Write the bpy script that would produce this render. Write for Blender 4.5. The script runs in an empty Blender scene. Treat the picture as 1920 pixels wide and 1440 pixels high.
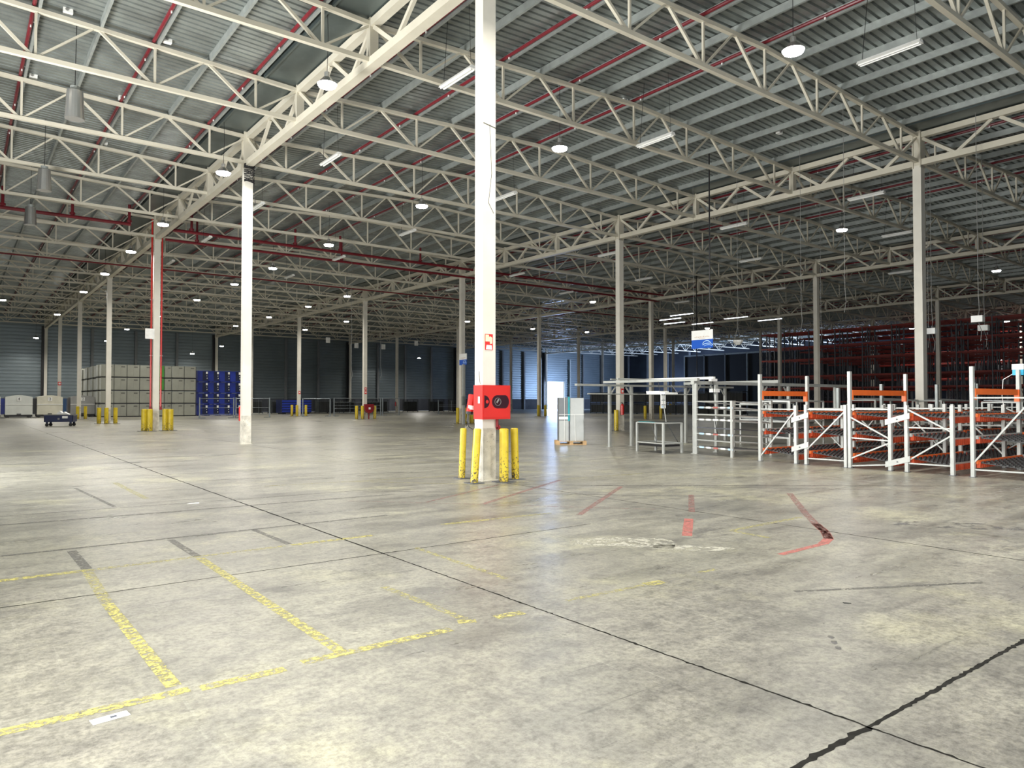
import bpy, math, random
from mathutils import Vector, Matrix
random.seed(7)
S = bpy.context.scene
COL = S.collection
PI = math.pi

# ------------------------------------------------------------------ camera
YAW, PITCH, FPX, CAMZ = 0.655, 0.02312, 1357.0, 1.6
cd = bpy.data.cameras.new('camera'); cam = bpy.data.objects.new('camera', cd); COL.objects.link(cam)
cam.location = (0, 0, CAMZ)
cam.rotation_euler = (PI / 2 + PITCH, 0, -YAW)
cd.sensor_width = 36.0; cd.lens = FPX / 1920 * 36.0; cd.clip_end = 500
S.camera = cam

# ------------------------------------------------------------------ exposure, world
S.view_settings.view_transform = 'Standard'; S.view_settings.look = 'None'
S.view_settings.gamma = 1.0; S.view_settings.use_curve_mapping = False
S.view_settings.exposure = 0.02
S.cycles.use_denoising = True
S.cycles.max_bounces = 7; S.cycles.diffuse_bounces = 4; S.cycles.glossy_bounces = 3
S.cycles.transparent_max_bounces = 12
S.cycles.sample_clamp_indirect = 6.0
W = bpy.data.worlds.new('daylight'); S.world = W; W.use_nodes = True
bg = W.node_tree.nodes['Background']; bg.inputs[0].default_value = (0.62, 0.76, 1.0, 1); bg.inputs[1].default_value = 5.0

def area(name, loc, size, power, color, direction, sy=None, spread=PI, parent=None):
    l = bpy.data.lights.new(name, 'AREA'); l.energy = power; l.color = color; l.spread = spread
    if sy is None: l.shape = 'DISK'; l.size = size
    else: l.shape = 'RECTANGLE'; l.size = size; l.size_y = sy
    o = bpy.data.objects.new(name, l); COL.objects.link(o); o.location = loc
    o.rotation_euler = Vector(direction).to_track_quat('-Z', 'Y').to_euler()
    if parent: o.parent = parent
    return o
# fill areas added at unseen openings to brighten floor and roof; back door daylight
area('unseen_dock_fill', (-4.5, 2.5, 2.6), 6.0, 2500, (1.0, 0.965, 0.85), (1, 0.05, -0.1), 5.0)
area('unseen_dock_fill', (-4.5, 18.5, 2.6), 7.0, 3900, (1.0, 0.98, 0.92), (1, 0.25, 0.42), 5.0)
area('unseen_dock_fill', (10.0, -4.4, 2.6), 6.0, 260, (1.0, 0.97, 0.84), (0.1, 1, -0.35), 5.0, spread=math.radians(110))
area('back_door_daylight', (89.9, 103.4, 2.6), 5.0, 3800, (0.42, 0.60, 1.0), (-0.3, -1, 0.0), 5.0)
area('unseen_side_fill', (107.0, 77.5, 4.0), 8.0, 5500, (0.45, 0.62, 1.0), (-0.75, 1, 0.12), 7.0)  # added so bluish light reaches the back wall, for the glow round the door
area('unseen_side_fill', (107.0, 60.0, 5.0), 18.0, 6000, (0.55, 0.70, 1.0), (-1, 0, 0.9), 8.0)  # added behind the screen to light the trusses bluish

# ------------------------------------------------------------------ materials
MATS = {}
def nt(name):
    m = bpy.data.materials.new(name); m.use_nodes = True
    t = m.node_tree; b = t.nodes['Principled BSDF']
    return m, t, b
def N(t, typ, **kw):
    n = t.nodes.new(typ)
    for k, v in kw.items(): setattr(n, k, v)
    return n
def ramp(t, fac, stops):
    r = N(t, 'ShaderNodeValToRGB'); el = r.color_ramp.elements
    el[0].position = stops[0][0]; el[0].color = (*stops[0][1], 1)
    el[1].position = stops[-1][0]; el[1].color = (*stops[-1][1], 1)
    for p, c in stops[1:-1]:
        e = el.new(p); e.color = (*c, 1)
    t.links.new(fac, r.inputs[0]); return r.outputs[0]
def noise(t, scale, detail=4, rough=.55, vec=None, stretch=None, rot=None):
    if vec is None:
        g = N(t, 'ShaderNodeNewGeometry'); vec = g.outputs['Position']
    if stretch or rot:
        mp = N(t, 'ShaderNodeMapping'); t.links.new(vec, mp.inputs[0])
        if stretch: mp.inputs['Scale'].default_value = stretch
        if rot: mp.inputs['Rotation'].default_value = rot
        vec = mp.outputs[0]
    n = N(t, 'ShaderNodeTexNoise'); n.inputs['Scale'].default_value = scale
    n.inputs['Detail'].default_value = detail; n.inputs['Roughness'].default_value = rough
    t.links.new(vec, n.inputs['Vector']); return n.outputs[0]
def mixc(t, fac, a, b, mode='MIX'):
    m = N(t, 'ShaderNodeMix', data_type='RGBA', blend_type=mode)
    for s, v in ((0, fac), (6, a), (7, b)):
        if isinstance(v, (int, float)): m.inputs[s].default_value = v
        elif isinstance(v, tuple): m.inputs[s].default_value = (*v, 1)
        else: t.links.new(v, m.inputs[s])
    return m.outputs[2]
def bump(t, b, h, strength, dist=.01):
    n = N(t, 'ShaderNodeBump'); n.inputs['Strength'].default_value = strength; n.inputs['Distance'].default_value = dist
    t.links.new(h, n.inputs['Height']); t.links.new(n.outputs[0], b.inputs['Normal'])
def mat(name, col, rough=.5, metal=0.0, var=.12, scale=3.0, worn=None, wthr=.62, emit=None):
    m, t, b = nt(name)
    b.inputs['Roughness'].default_value = rough; b.inputs['Metallic'].default_value = metal
    lo = tuple(max(0, c * (1 - var)) for c in col); hi = tuple(min(1, c * (1 + var)) for c in col)
    c = ramp(t, noise(t, scale, 5), [(.35, lo), (.65, hi)])
    if worn is not None:
        f = ramp(t, noise(t, scale * 4, 6, .7), [(wthr, (0, 0, 0)), (min(1, wthr + .05), (1, 1, 1))])
        c = mixc(t, f, c, worn)
    t.links.new(c, b.inputs['Base Color'])
    if emit:
        b.inputs['Emission Color'].default_value = (*emit[0], 1); b.inputs['Emission Strength'].default_value = emit[1]
    MATS[name] = m; return m

mat('steel_cream', (.56, .525, .435), .5, 0, .06, 1.2)
mat('pillar_paint', (.66, .63, .56), .42, 0, .05, 1.5, worn=(.42, .39, .33), wthr=.70)
mat('pillar_base', (.56, .53, .46), .7, 0, .22, 5, worn=(.12, .11, .10), wthr=.60)
mat('galvanised', (.27, .295, .285), .36, .6, .22, 1.1)
mat('galvanised_light', (.33, .355, .345), .45, .4, .10, 3.0)
mat('gutter_metal', (.10, .125, .125), .35, .6, .25, .6)
mat('red_pipe', (.15, .010, .018), .35, 0, .15, 3)
mat('red_paint', (.52, .022, .018), .32, 0, .05, 3)
mat('dark_red', (.22, .012, .018), .4, 0, .1, 3)
mat('black', (.012, .012, .014), .4, 0, .1, 3)
mat('dark_glass', (.035, .012, .018), .08, 0, .1, 3)
def yellow():
    m, t, b = nt('yellow_paint'); b.inputs['Roughness'].default_value = .42
    c = ramp(t, noise(t, 4, 5), [(.35, (.50, .36, .015)), (.65, (.62, .47, .02))])
    g = N(t, 'ShaderNodeNewGeometry'); sp = N(t, 'ShaderNodeSeparateXYZ'); t.links.new(g.outputs['Position'], sp.inputs[0])
    mr = N(t, 'ShaderNodeMapRange'); t.links.new(sp.outputs[2], mr.inputs[0])
    for k, v in ((1, 0.0), (2, .75), (3, .115), (4, -.05)): mr.inputs[k].default_value = v
    ad = N(t, 'ShaderNodeMath', operation='ADD'); t.links.new(noise(t, 26, 6, .7), ad.inputs[0]); t.links.new(mr.outputs[0], ad.inputs[1])
    f = ramp(t, ad.outputs[0], [(.60, (0, 0, 0)), (.625, (1, 1, 1))])
    t.links.new(mixc(t, f, c, (.05, .038, .022)), b.inputs['Base Color']); MATS['yellow_paint'] = m
yellow()
mat('white_plastic', (.80, .80, .78), .4, 0, .03, 3)
mat('rack_white', (.40, .41, .39), .38, .2, .06, 6, worn=(.35, .35, .33), wthr=.74)
mat('aluminium', (.70, .71, .70), .33, .5, .06, 4)
mat('orange', (.72, .14, .025), .42, 0, .06, 5)
mat('orange_red', (.55, .075, .025), .45, 0, .12, 5)
mat('rack_red', (.20, .022, .017), .5, 0, .2, 1.0)
mat('rack_dark', (.10, .105, .12), .5, .3, .2, 1.0)
mat('roller_black', (.03, .03, .032), .5, 0, .1, 5)
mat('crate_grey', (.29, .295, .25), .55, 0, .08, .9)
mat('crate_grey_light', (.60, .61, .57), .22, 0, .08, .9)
mat('crate_green', (.05, .22, .035), .5, 0, .08, .9)
mat('crate_seam', (.10, .10, .09), .6)
mat('blue_crate', (.008, .025, .24), .4, 0, .15, 1)
mat('navy', (.006, .012, .055), .4, 0, .2, 2)
mat('hood_white', (.62, .64, .60), .35, .1, .06, 1.5)
mat('hood_beige', (.60, .58, .48), .4, .1, .08, 1.5)
mat('hood_grey', (.30, .30, .29), .4, .1, .08, 1.5)
mat('blue_panel', (.01, .05, .14), .45)
mat('rubber', (.01, .01, .01), .7)
mat('stillage_dark', (.035, .042, .05), .5, .3, .3, 1.2)
mat('stillage_mesh', (.10, .115, .11), .5, .3, .3, 1.2)
mat('fence_metal', (.22, .25, .27), .4, .5, .1, 2)
mat('cabinet_grey', (.42, .43, .42), .35, .2, .06, 3)
mat('cabinet_dark', (.16, .17, .18), .35, .2, .06, 3)
mat('teal', (.02, .28, .32), .4)
mat('wood', (.46, .30, .15), .7, 0, .2, 8)
mat('sign_blue', (.01, .09, .50), .35, 0, .02, 2)
mat('sign_wave', (.45, .65, .85), .4)
mat('sky_blue_cap', (.05, .50, .80), .4)
mat('desk_top', (.05, .055, .055), .5)
mat('paper', (.80, .80, .78), .7)
mat('ink', (.08, .09, .12), .6)
mat('faint_print', (.62, .50, .42), .6)
mat('sign_red', (.70, .03, .03), .4)
mat('sign_cream', (.85, .72, .45), .5)
mat('cable_grey', (.22, .22, .21), .5)
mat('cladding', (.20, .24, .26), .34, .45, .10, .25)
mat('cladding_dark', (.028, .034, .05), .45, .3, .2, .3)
mat('plinth', (.07, .075, .09), .7, 0, .2, .6)
mat('wind_post', (.16, .17, .18), .5, .1, .1, 1)
mat('lamp_glow', (1, 1, 1), .5, emit=((1.0, .99, .95), 45.0))
mat('tube_glow', (1, 1, 1), .5, emit=((.85, .93, 1.0), 6.0))
mat('lamp_body', (.50, .50, .49), .22, .8, .03)
mat('joint_filler', (.02, .019, .017), .9, 0, .35, 12)
mat('outside_ground', (.45, .45, .44), .9)

def floor_material():
    m, t, b = nt('floor_concrete')
    big = noise(t, .16, 4, .55)
    mid = noise(t, .8, 6, .62)
    streak = noise(t, 1.6, 7, .68, stretch=(.22, 1.3, 1), rot=(0, 0, .55))
    fine = noise(t, 24, 9, .80)
    mot = noise(t, 5.5, 10, .82)
    c = ramp(t, mid, [(.36, (.17, .165, .145)), (.50, (.285, .272, .235)), (.64, (.40, .385, .32))])
    c = mixc(t, .55, c, ramp(t, streak, [(.36, (.19, .183, .165)), (.53, (.30, .288, .25)), (.70, (.44, .425, .35))]))
    c = mixc(t, ramp(t, big, [(.46, (0, 0, 0)), (.66, (.6, .6, .6))]), c, (.40, .385, .31))
    # pale yellowish dusty wear in blotches
    blot = ramp(t, noise(t, .42, 7, .66, rot=(0, 0, .3)), [(.54, (0, 0, 0)), (.64, (1, 1, 1))])
    c = mixc(t, mixc(t, 1.0, blot, (.7, .7, .7), 'MULTIPLY'), c, (.47, .45, .325))
    dark = ramp(t, noise(t, 1.1, 8, .75, stretch=(.5, 1.4, 1), rot=(0, 0, .9)), [(.57, (0, 0, 0)), (.66, (1, 1, 1))])
    c = mixc(t, mixc(t, 1.0, dark, (.7, .7, .7), 'MULTIPLY'), c, (.11, .105, .10))
    scr = ramp(t, noise(t, 5, 9, .8, stretch=(.10, 3.0, 1), rot=(0, 0, -.6)), [(.60, (0, 0, 0)), (.64, (1, 1, 1))])
    c = mixc(t, mixc(t, 1.0, scr, (.6, .6, .6), 'MULTIPLY'), c, (.09, .088, .082))
    scr2 = ramp(t, noise(t, 4.5, 9, .8, stretch=(3.0, .12, 1), rot=(0, 0, .35)), [(.59, (0, 0, 0)), (.63, (1, 1, 1))])
    c = mixc(t, mixc(t, 1.0, scr2, (.4, .4, .4), 'MULTIPLY'), c, (.46, .45, .38))
    f2 = ramp(t, fine, [(.40, (.62, .62, .62)), (.55, (1.0, 1.0, 1.0))])
    c = mixc(t, 1.0, c, f2, 'MULTIPLY')
    c = mixc(t, 1.0, c, ramp(t, mot, [(.41, (.68, .68, .69)), (.50, (.95, .95, .95)), (.60, (1.12, 1.12, 1.08))]), 'MULTIPLY')
    t.links.new(c, b.inputs['Base Color'])
    r = ramp(t, streak, [(.3, (.25, .25, .25)), (.7, (.42, .42, .42))]); t.links.new(r, b.inputs['Roughness'])
    b.inputs['Specular IOR Level'].default_value = .45
    bump(t, b, mixc(t, .5, fine, streak), .18, .012)
    MATS['floor_concrete'] = m
floor_material()
MATS['joint_filler'].node_tree.nodes['Principled BSDF'].inputs['Specular IOR Level'].default_value = .1
def worn_paint(name, col, thr, sc=7.0):
    m, t, b = nt(name)
    b.inputs['Base Color'].default_value = (*col, 1); b.inputs['Roughness'].default_value = .5
    f = ramp(t, noise(t, sc, 8, .75), [(thr, (0, 0, 0)), (thr + .10, (1, 1, 1))])
    tr = N(t, 'ShaderNodeBsdfTransparent'); mx = N(t, 'ShaderNodeMixShader')
    t.links.new(f, mx.inputs[0]); t.links.new(tr.outputs[0], mx.inputs[1]); t.links.new(b.outputs[0], mx.inputs[2])
    t.links.new(mx.outputs[0], t.nodes['Material Output'].inputs[0]); MATS[name] = m
worn_paint('line_yellow', (.50, .45, .14), .44, 22)
worn_paint('line_yellow_faint', (.46, .42, .17), .47, 22)
worn_paint('line_red', (.42, .13, .11), .39, 16)
worn_paint('line_red_faint', (.27, .14, .125), .44, 16)
worn_paint('line_dark', (.12, .116, .105), .42, 14)
worn_paint('stain_pale', (.46, .445, .375), .45, 9)
worn_paint('stain_dark', (.13, .125, .125), .50, 3)

# ------------------------------------------------------------------ mesh builder
class MB:
    def __init__(s): s.v = []; s.f = []
    def hexa(s, p):
        n = len(s.v); s.v += [tuple(q) for q in p]
        s.f += [(n, n+3, n+2, n+1), (n+4, n+5, n+6, n+7), (n, n+1, n+5, n+4), (n+1, n+2, n+6, n+5), (n+2, n+3, n+7, n+6), (n+3, n, n+4, n+7)]
        return s
    def box(s, x0, x1, y0, y1, z0, z1):
        return s.hexa([(x0,y0,z0),(x1,y0,z0),(x1,y1,z0),(x0,y1,z0),(x0,y0,z1),(x1,y0,z1),(x1,y1,z1),(x0,y1,z1)])
    def bar(s, a, b, w, h, up=(0, 0, 1)):
        a = Vector(a); b = Vector(b); d = (b - a).normalized(); up = Vector(up)
        if abs(d.dot(up)) > .98: up = Vector((0, 1, 0))
        r = d.cross(up).normalized() * (w / 2); u = r.cross(d).normalized() * (h / 2)
        return s.hexa([a-r-u, a+r-u, b+r-u, b-r-u, a-r+u, a+r+u, b+r+u, b-r+u])
    def tube(s, a, b, r, n=8, r2=None, cap=True):
        a = Vector(a); b = Vector(b); d = (b - a).normalized(); r2 = r if r2 is None else r2
        x = d.orthogonal().normalized(); y = d.cross(x); k = len(s.v)
        for c, rr in ((a, r), (b, r2)):
            for i in range(n):
                t = 2 * PI * i / n; s.v.append(tuple(c + x * (rr * math.cos(t)) + y * (rr * math.sin(t))))
        for i in range(n):
            j = (i + 1) % n; s.f.append((k+i, k+j, k+n+j, k+n+i))
        if cap: s.f += [tuple(k + i for i in reversed(range(n))), tuple(k + n + i for i in range(n))]
        return s
    def path(s, pts, r, n=6):
        for a, b in zip(pts, pts[1:]): s.tube(a, b, r, n)
        return s
    def prism(s, poly, axis, a0, a1):
        # poly: list of 2D points; extruded along axis (0,1,2)
        n = len(poly); k = len(s.v)
        for a in (a0, a1):
            for (p, q) in poly:
                s.v.append({0: (a, p, q), 1: (p, a, q), 2: (p, q, a)}[axis])
        s.f += [tuple(k + i for i in range(n)), tuple(k + n + i for i in reversed(range(n)))]
        for i in range(n):
            j = (i + 1) % n; s.f.append((k+i, k+n+i, k+n+j, k+j))
        return s
    def quad(s, a, b, c, d):
        n = len(s.v); s.v += [tuple(a), tuple(b), tuple(c), tuple(d)]; s.f.append((n, n+1, n+2, n+3)); return s
    def mesh(s, name, m):
        me = bpy.data.meshes.new(name); me.from_pydata(s.v, [], s.f); me.materials.append(MATS[m]); me.validate(); return me

def put(name, me, parent=None, loc=None, rot=None, mtl=None):
    if isinstance(me, MB): me = me.mesh(name, mtl)
    o = bpy.data.objects.new(name, me); COL.objects.link(o)
    if parent: o.parent = parent
    if loc is not None: o.location = loc
    if rot is not None: o.rotation_euler = rot
    return o
def thing(name, label, cat, loc=(0, 0, 0), rz=0, group=None):
    o = bpy.data.objects.new(name, None); COL.objects.link(o); o.location = loc; o.rotation_euler = (0, 0, rz)
    o.empty_display_size = .2
    tag(o, label, cat, group); return o
def tag(o, label, cat, group=None):
    o['label'] = label; o['category'] = cat
    if group: o['group'] = group
    return o
def struct(o): o['kind'] = 'structure'; return o
def copytree(root, loc, label, rz=None, group=None):
    r = root.copy(); COL.objects.link(r); r.location = loc; r['label'] = label
    if rz is not None: r.rotation_euler = (0, 0, rz)
    if group: r['group'] = group
    for ch in KIDS[root.name]:
        c = ch.copy(); COL.objects.link(c); c.parent = r
        for g in KIDS.get(ch.name, []):
            d = g.copy(); COL.objects.link(d); d.parent = c
    return r
KIDS = {}
def index_kids(root):
    KIDS[root.name] = [o for o in COL.objects if o.parent == root]
    for k in KIDS[root.name]: KIDS[k.name] = [o for o in COL.objects if o.parent == k]

CW, SW = math.cos(YAW), math.sin(YAW)
def depth_right(x, y): return x * SW + y * CW, x * CW - y * SW
def in_view(pts, margin=.12):
    for x, y in pts:
        d, r = depth_right(x, y)
        if d > 1 and abs(r / d) < .7075 + margin: return True
    return False
ORD = ['first', 'second', 'third', 'fourth', 'fifth', 'sixth', 'seventh', 'eighth', 'ninth', 'tenth', 'eleventh', 'twelfth', 'thirteenth',
       'fourteenth', 'fifteenth', 'sixteenth', 'seventeenth', 'eighteenth', 'nineteenth', 'twentieth', 'twenty-first', 'twenty-second', 'twenty-third', 'twenty-fourth']

# ------------------------------------------------------------------ grid of the hall
X0, Y0, SX, SY, TY = 8.5, 11.96, 19.71, 15.27, 5.09
GX = lambda i: X0 + i * SX
CY = lambda j: Y0 + j * SY
HB = 10.4            # underside of the bottom chords
HT = 11.42           # top chord at a valley
HR = 11.80           # top chord at a ridge
YW, XW, YF, XL = 103.9, 107.3, -4.6, -4.7
ROOF_V, ROOF_R = HT + .28, HR + .28
def roofz(x):
    u = (x - 8.5) % 19.71; return ROOF_V + (ROOF_R - ROOF_V) * (1 - abs(u - 9.855) / 9.855)

# ------------------------------------------------------------------ floor: a bed with slabs on it, joints between
fb = struct(put('floor', MB().box(XL - .1, XW + .1, YF - .1, YW + .1, -.35, -.012), mtl='joint_filler'))
slab_x = [X0 + (SX / 4) * k for k in range(-3, 21)]
slab_y = [Y0 + TY * k for k in range(-4, 19)]
for a, b in zip(slab_x, slab_x[1:]):
    for c, d in zip(slab_y, slab_y[1:]):
        near = depth_right((a+b)/2, (c+d)/2)[0] < 60 and in_view([(a, c), (b, c), (a, d), (b, d)], .3)
        if not near: continue
        g = .006
        gy0 = .010 if abs(c - slab_y[2]) < .01 else g; gy1 = .010 if abs(d - slab_y[2]) < .01 else g
        put('slab', MB().box(a + g, b - g, c + gy0, d - gy1, -.012, 0), fb, mtl='floor_concrete')
rest = MB(); 
for a, b in zip(slab_x, slab_x[1:]):
    for c, d in zip(slab_y, slab_y[1:]):
        near = depth_right((a+b)/2, (c+d)/2)[0] < 60 and in_view([(a, c), (b, c), (a, d), (b, d)], .3)
        if not near: rest.box(a + .004, b - .004, c + .004, d - .004, -.012, 0)
o = put('slab_field', rest, fb, mtl='floor_concrete'); o['kind'] = 'stuff'

def line(pts, w, m, name='marking_line', z=.0015):
    mb = MB()
    for (ax, ay), (bx, by) in zip(pts, pts[1:]):
        d = Vector((bx - ax, by - ay)).normalized(); n = Vector((-d.y, d.x)) * (w / 2)
        mb.quad((ax-n.x, ay-n.y, z), (bx-n.x, by-n.y, z), (bx+n.x, by+n.y, z), (ax+n.x, ay+n.y, z))
    return put(name, mb, fb, mtl=m)
line([(-.6, 4.30), (1.05, 4.30)], .09, 'line_yellow')
line([(1.10, 4.28), (1.58, 4.28)], .09, 'line_yellow')
line([(1.70, 4.32), (2.77, 4.31)], .09, 'line_yellow')
line([(2.90, 4.42), (3.02, 4.36)], .08, 'line_yellow'); line([(3.18, 4.34), (3.42, 4.32)], .10, 'line_yellow')
line([(3.9, 4.36), (4.75, 4.31)], .06, 'line_yellow_faint'); line([(4.78, 4.32), (4.98, 4.29)], .11, 'line_yellow')
line([(5.5, 4.32), (5.75, 4.3)], .06, 'line_yellow_faint')
line([(-.3, 7.92), (1.0, 7.88)], .10, 'line_yellow'); line([(1.0, 7.88), (2.9, 7.88)], .09, 'line_yellow_faint')
line([(2.97, 7.88), (3.95, 7.86)], .10, 'line_yellow'); line([(5.0, 8.0), (5.7, 7.95)], .09, 'line_yellow')
line([(5.7, 7.95), (6.75, 7.88)], .09, 'line_yellow_faint')
line([(1.0, 7.8), (.97, 6.5)], .09, 'line_yellow_faint'); line([(.97, 6.5), (.99, 4.4)], .085, 'line_yellow')
line([(1.0, 9.0), (1.01, 7.95)], .09, 'line_dark'); line([(1.98, 9.03), (1.99, 7.9)], .08, 'line_dark'); line([(2.95, 9.12), (2.97, 7.95)], .07, 'line_dark')
line([(1.99, 7.8), (1.97, 4.36)], .085, 'line_yellow')
line([(2.94, 5.64), (2.98, 4.42)], .075, 'line_yellow_faint'); line([(3.99, 6.92), (3.95, 5.22)], .07, 'line_yellow_faint')
line([(.2, 9.14), (4.8, 9.12)], .07, 'line_dark'); line([(.3, 11.42), (6.0, 11.1)], .07, 'line_dark'); line([(.3, 12.3), (6.0, 11.9)], .04, 'line_dark')
line([(2.48, 15.97), (2.49, 13.05)], .10, 'line_yellow_faint'); line([(1.75, 15.4), (1.92, 12.36)], .06, 'line_dark')
line([(7.59, 5.46), (9.21, 5.5)], .08, 'line_yellow_faint'); line([(7.59, 5.46), (7.55, 4.9)], .08, 'line_yellow_faint')
line([(6.2, 13.4), (8.1, 11.2)], .07, 'line_yellow_faint'); line([(4.6, 13.6), (10.6, 12.7)], .07, 'line_yellow_faint'); line([(8.3, 11.3), (12.0, 10.9)], .06, 'line_yellow_faint')
line([(11.45, 7.03), (9.6, 5.65), (8.9, 5.1), (8.45, 4.72), (8.05, 4.45)], .10, 'line_red_faint')
line([(8.9, 5.1), (8.45, 4.72), (8.05, 4.45), (7.71, 4.33)], .11, 'line_red'); line([(7.71, 4.33), (6.82, 4.3)], .08, 'line_red')
line([(9.93, 7.93), (8.4, 6.7)], .09, 'line_red_faint'); line([(7.9, 6.35), (6.88, 5.56)], .12, 'line_red')
line([(9.88, 9.51), (6.93, 7.49)], .09, 'line_red_faint'); line([(9.7, 11.03), (6.5, 9.2)], .09, 'line_red_faint')
line([(8.2, 11.1), (5.9, 9.9)], .06, 'line_red_faint'); line([(5.0, 10.8), (8.2, 7.2)], .025, 'line_red_faint')
line([(6.0, 11.6), (10.2, 7.4)], .04, 'line_dark'); line([(8.5, 11.0), (13.5, 6.0)], .035, 'line_dark')
line([(7.1, 18.6), (12.0, 14.3)], .07, 'line_yellow_faint')
line([(9.6, 9.9), (16.6, 4.4)], .05, 'line_dark'); line([(3.0, 15.5), (8.0, 14.4)], .05, 'line_dark')
line([(7.2, 2.55), (5.6, 3.4)], .05, 'line_dark')
def ragged(ax, ay, bx, by, w0, w1, step=.05):
    d = Vector((bx - ax, by - ay)); L = d.length; d.normalize(); nn = Vector((-d.y, d.x)); n = int(L / step); mb = MB(); pv = None
    for k in range(n + 1):
        c = Vector((ax, ay)) + d * (L * k / n) + nn * random.uniform(-.004, .004)
        u = random.uniform(w0, w1) / 2 * (1.6 if random.random() < .12 else 1); v = random.uniform(w0, w1) / 2 * (1.6 if random.random() < .12 else 1)
        q = (c + nn * u, c - nn * v)
        if pv: mb.quad((pv[0].x, pv[0].y, .0008), (pv[1].x, pv[1].y, .0008), (q[1].x, q[1].y, .0008), (q[0].x, q[0].y, .0008))
        pv = q
    put('joint_chipping', mb, fb, mtl='joint_filler')
JX, JY = slab_x[2], slab_y[2]
ragged(JX, JY, JX + 9.8, JY, .014, .036, .03); ragged(JX - 3.4, JY, JX, JY, .018, .042, .03)
ragged(JX, -1.5, JX, JY + TY, .008, .022, .03); ragged(JX, JY + TY, JX, JY + 8 * TY, .018, .03, .2)
ragged(JX - 3.8, JY + TY, JX + 3, JY + TY, .008, .020); ragged(JX + SX / 4, JY, JX + SX / 4, JY + 2 * TY, .010, .022)
def stain(cx, cy, rx, ry, m, rz=0, n=18, name='floor_stain'):
    mb = MB(); pts = []
    for i in range(n):
        t = 2 * PI * i / n; k = random.uniform(.75, 1.15)
        x, y = rx * k * math.cos(t), ry * k * math.sin(t)
        pts.append((cx + x * math.cos(rz) - y * math.sin(rz), cy + x * math.sin(rz) + y * math.cos(rz)))
    mb.v += [(a_, b_, .0012) for a_, b_ in pts]; mb.f.append(tuple(range(n))); put(name, mb, fb, mtl=m)
stain(6.0, 5.75, .62, .34, 'stain_pale', -.85); stain(6.35, 5.1, .50, .16, 'stain_pale', -.75); stain(10.2, 3.9, .9, .28, 'stain_dark', -.9)
for k in range(7): stain(4.55 + .085 * k, 2.46 + .07 * k, .045, .022, 'stain_dark', .6, 8)
t_ = thing('floor_sticker', 'small white rectangular label stuck on the floor beside the yellow line', 'label', (.64, 4.16, 0), .12)
put('sticker_sheet', MB().box(-.085, .085, -.035, .035, .001, .003), t_, mtl='paper')
put('print', MB().box(.0, .03, -.012, .012, .003, .0035), t_, mtl='ink')
for i_, (px, py, l_) in enumerate(((2.95, 12.0, 'white scrap of paper lying on the bare floor beyond the yellow bays'), (26.2, 55.5, 'small white scrap of paper on the floor before the hose post far ahead'), (5.6, 2.95, 'dark little chip of debris on the floor near the wide joint'))):
    s_ = put('paper_scrap' if i_ < 2 else 'debris_chip', MB().prism([(-.09, -.03), (.08, -.05), (.10, .03), (-.04, .05)] if i_ < 2 else [(-.03, -.01), (.03, -.008), (.02, .012)], 2, .001, .006), None, (px, py, 0), (0, 0, i_), mtl='paper' if i_ < 2 else 'black')
    s_.scale = (4, 4, 1) if i_ == 1 else (1, 1, 1); tag(s_, l_, 'litter')

# ------------------------------------------------------------------ walls
def clad_profile(z0, z1, pitch, dep):
    z = z0; pts = []
    while z < z1 - .01:
        pts += [(0, z), (0, min(z1, z + pitch * .62)), (dep, min(z1, z + pitch * .70)), (dep, min(z1, z + pitch * .92))]
        z += pitch
    pts.append((0, z1)); return pts
def clad_back(x0, x1, z0, z1):
    mb = MB(); p = clad_profile(z0, z1, .42, .07)
    for (d0, a), (d1, b) in zip(p, p[1:]): mb.quad((x0, YW + d0, a), (x1, YW + d0, a), (x1, YW + d1, b), (x0, YW + d1, b))
    mb.box(x0, x1, YW + .09, YW + .2, z0, z1); return mb
DX0, DX1, DZ = 87.4, 92.5, 5.2
wb = struct(put('wall_back', MB().box(XL, DX0, YW - .05, YW + .25, 0, 1.9).box(DX1, XW, YW - .05, YW + .25, 0, 1.9), mtl='plinth'))
xs = [XL] + [GX(0) + k * SX / 4 for k in range(-2, 20)] + [XW]
for a, b in zip(xs, xs[1:]):
    for (p, q, z0) in ((a, b, 1.9),):
        if b <= DX0 + .1 or a >= DX1 - .1: put('cladding_panel', clad_back(a, b, 1.9, 12.2), wb, mtl='cladding')
        else:
            if a < DX0: put('cladding_panel', clad_back(a, DX0, 1.9, 12.2), wb, mtl='cladding')
            if b > DX1: put('cladding_panel', clad_back(DX1, b, 1.9, 12.2), wb, mtl='cladding')
            put('cladding_panel', clad_back(max(a, DX0), min(b, DX1), DZ, 12.2), wb, mtl='cladding')
for k, x in enumerate(xs[1:-1]):
    if DX0 < x < DX1: continue
    main = (k - 2) % 4 == 0
    put('wind_post', MB().box(x - (.42 if main else .15), x + (.0 if main else .15), YW - .4, YW - .06, 0, 10.6), wb, mtl='black' if main else 'wind_post')
dr = struct(put('door_1', MB().box(DX0 - .12, DX0, YW - .1, YW + .3, 0, DZ + .12).box(DX1, DX1 + .12, YW - .1, YW + .3, 0, DZ + .12).box(DX0, DX1, YW - .1, YW + .3, DZ, DZ + .12), mtl='galvanised_light'))
put('guide_rail', MB().box(DX0 - 1.2, DX0 - 1.0, YW - .5, YW - .1, 0, 9.5).box(DX1 + 1.0, DX1 + 1.2, YW - .5, YW - .1, 0, 9.5), dr, mtl='galvanised_light')
wr = struct(put('wall_right', MB().box(XW, XW + .3, YF, 50.5, 0, 12.2).box(XW, XW + .3, 82, YW, 0, 12.2).box(XW, XW + .3, 50.5, 82, 9.3, 12.2), mtl='cladding_dark'))  # opening put in for the side fill
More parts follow.
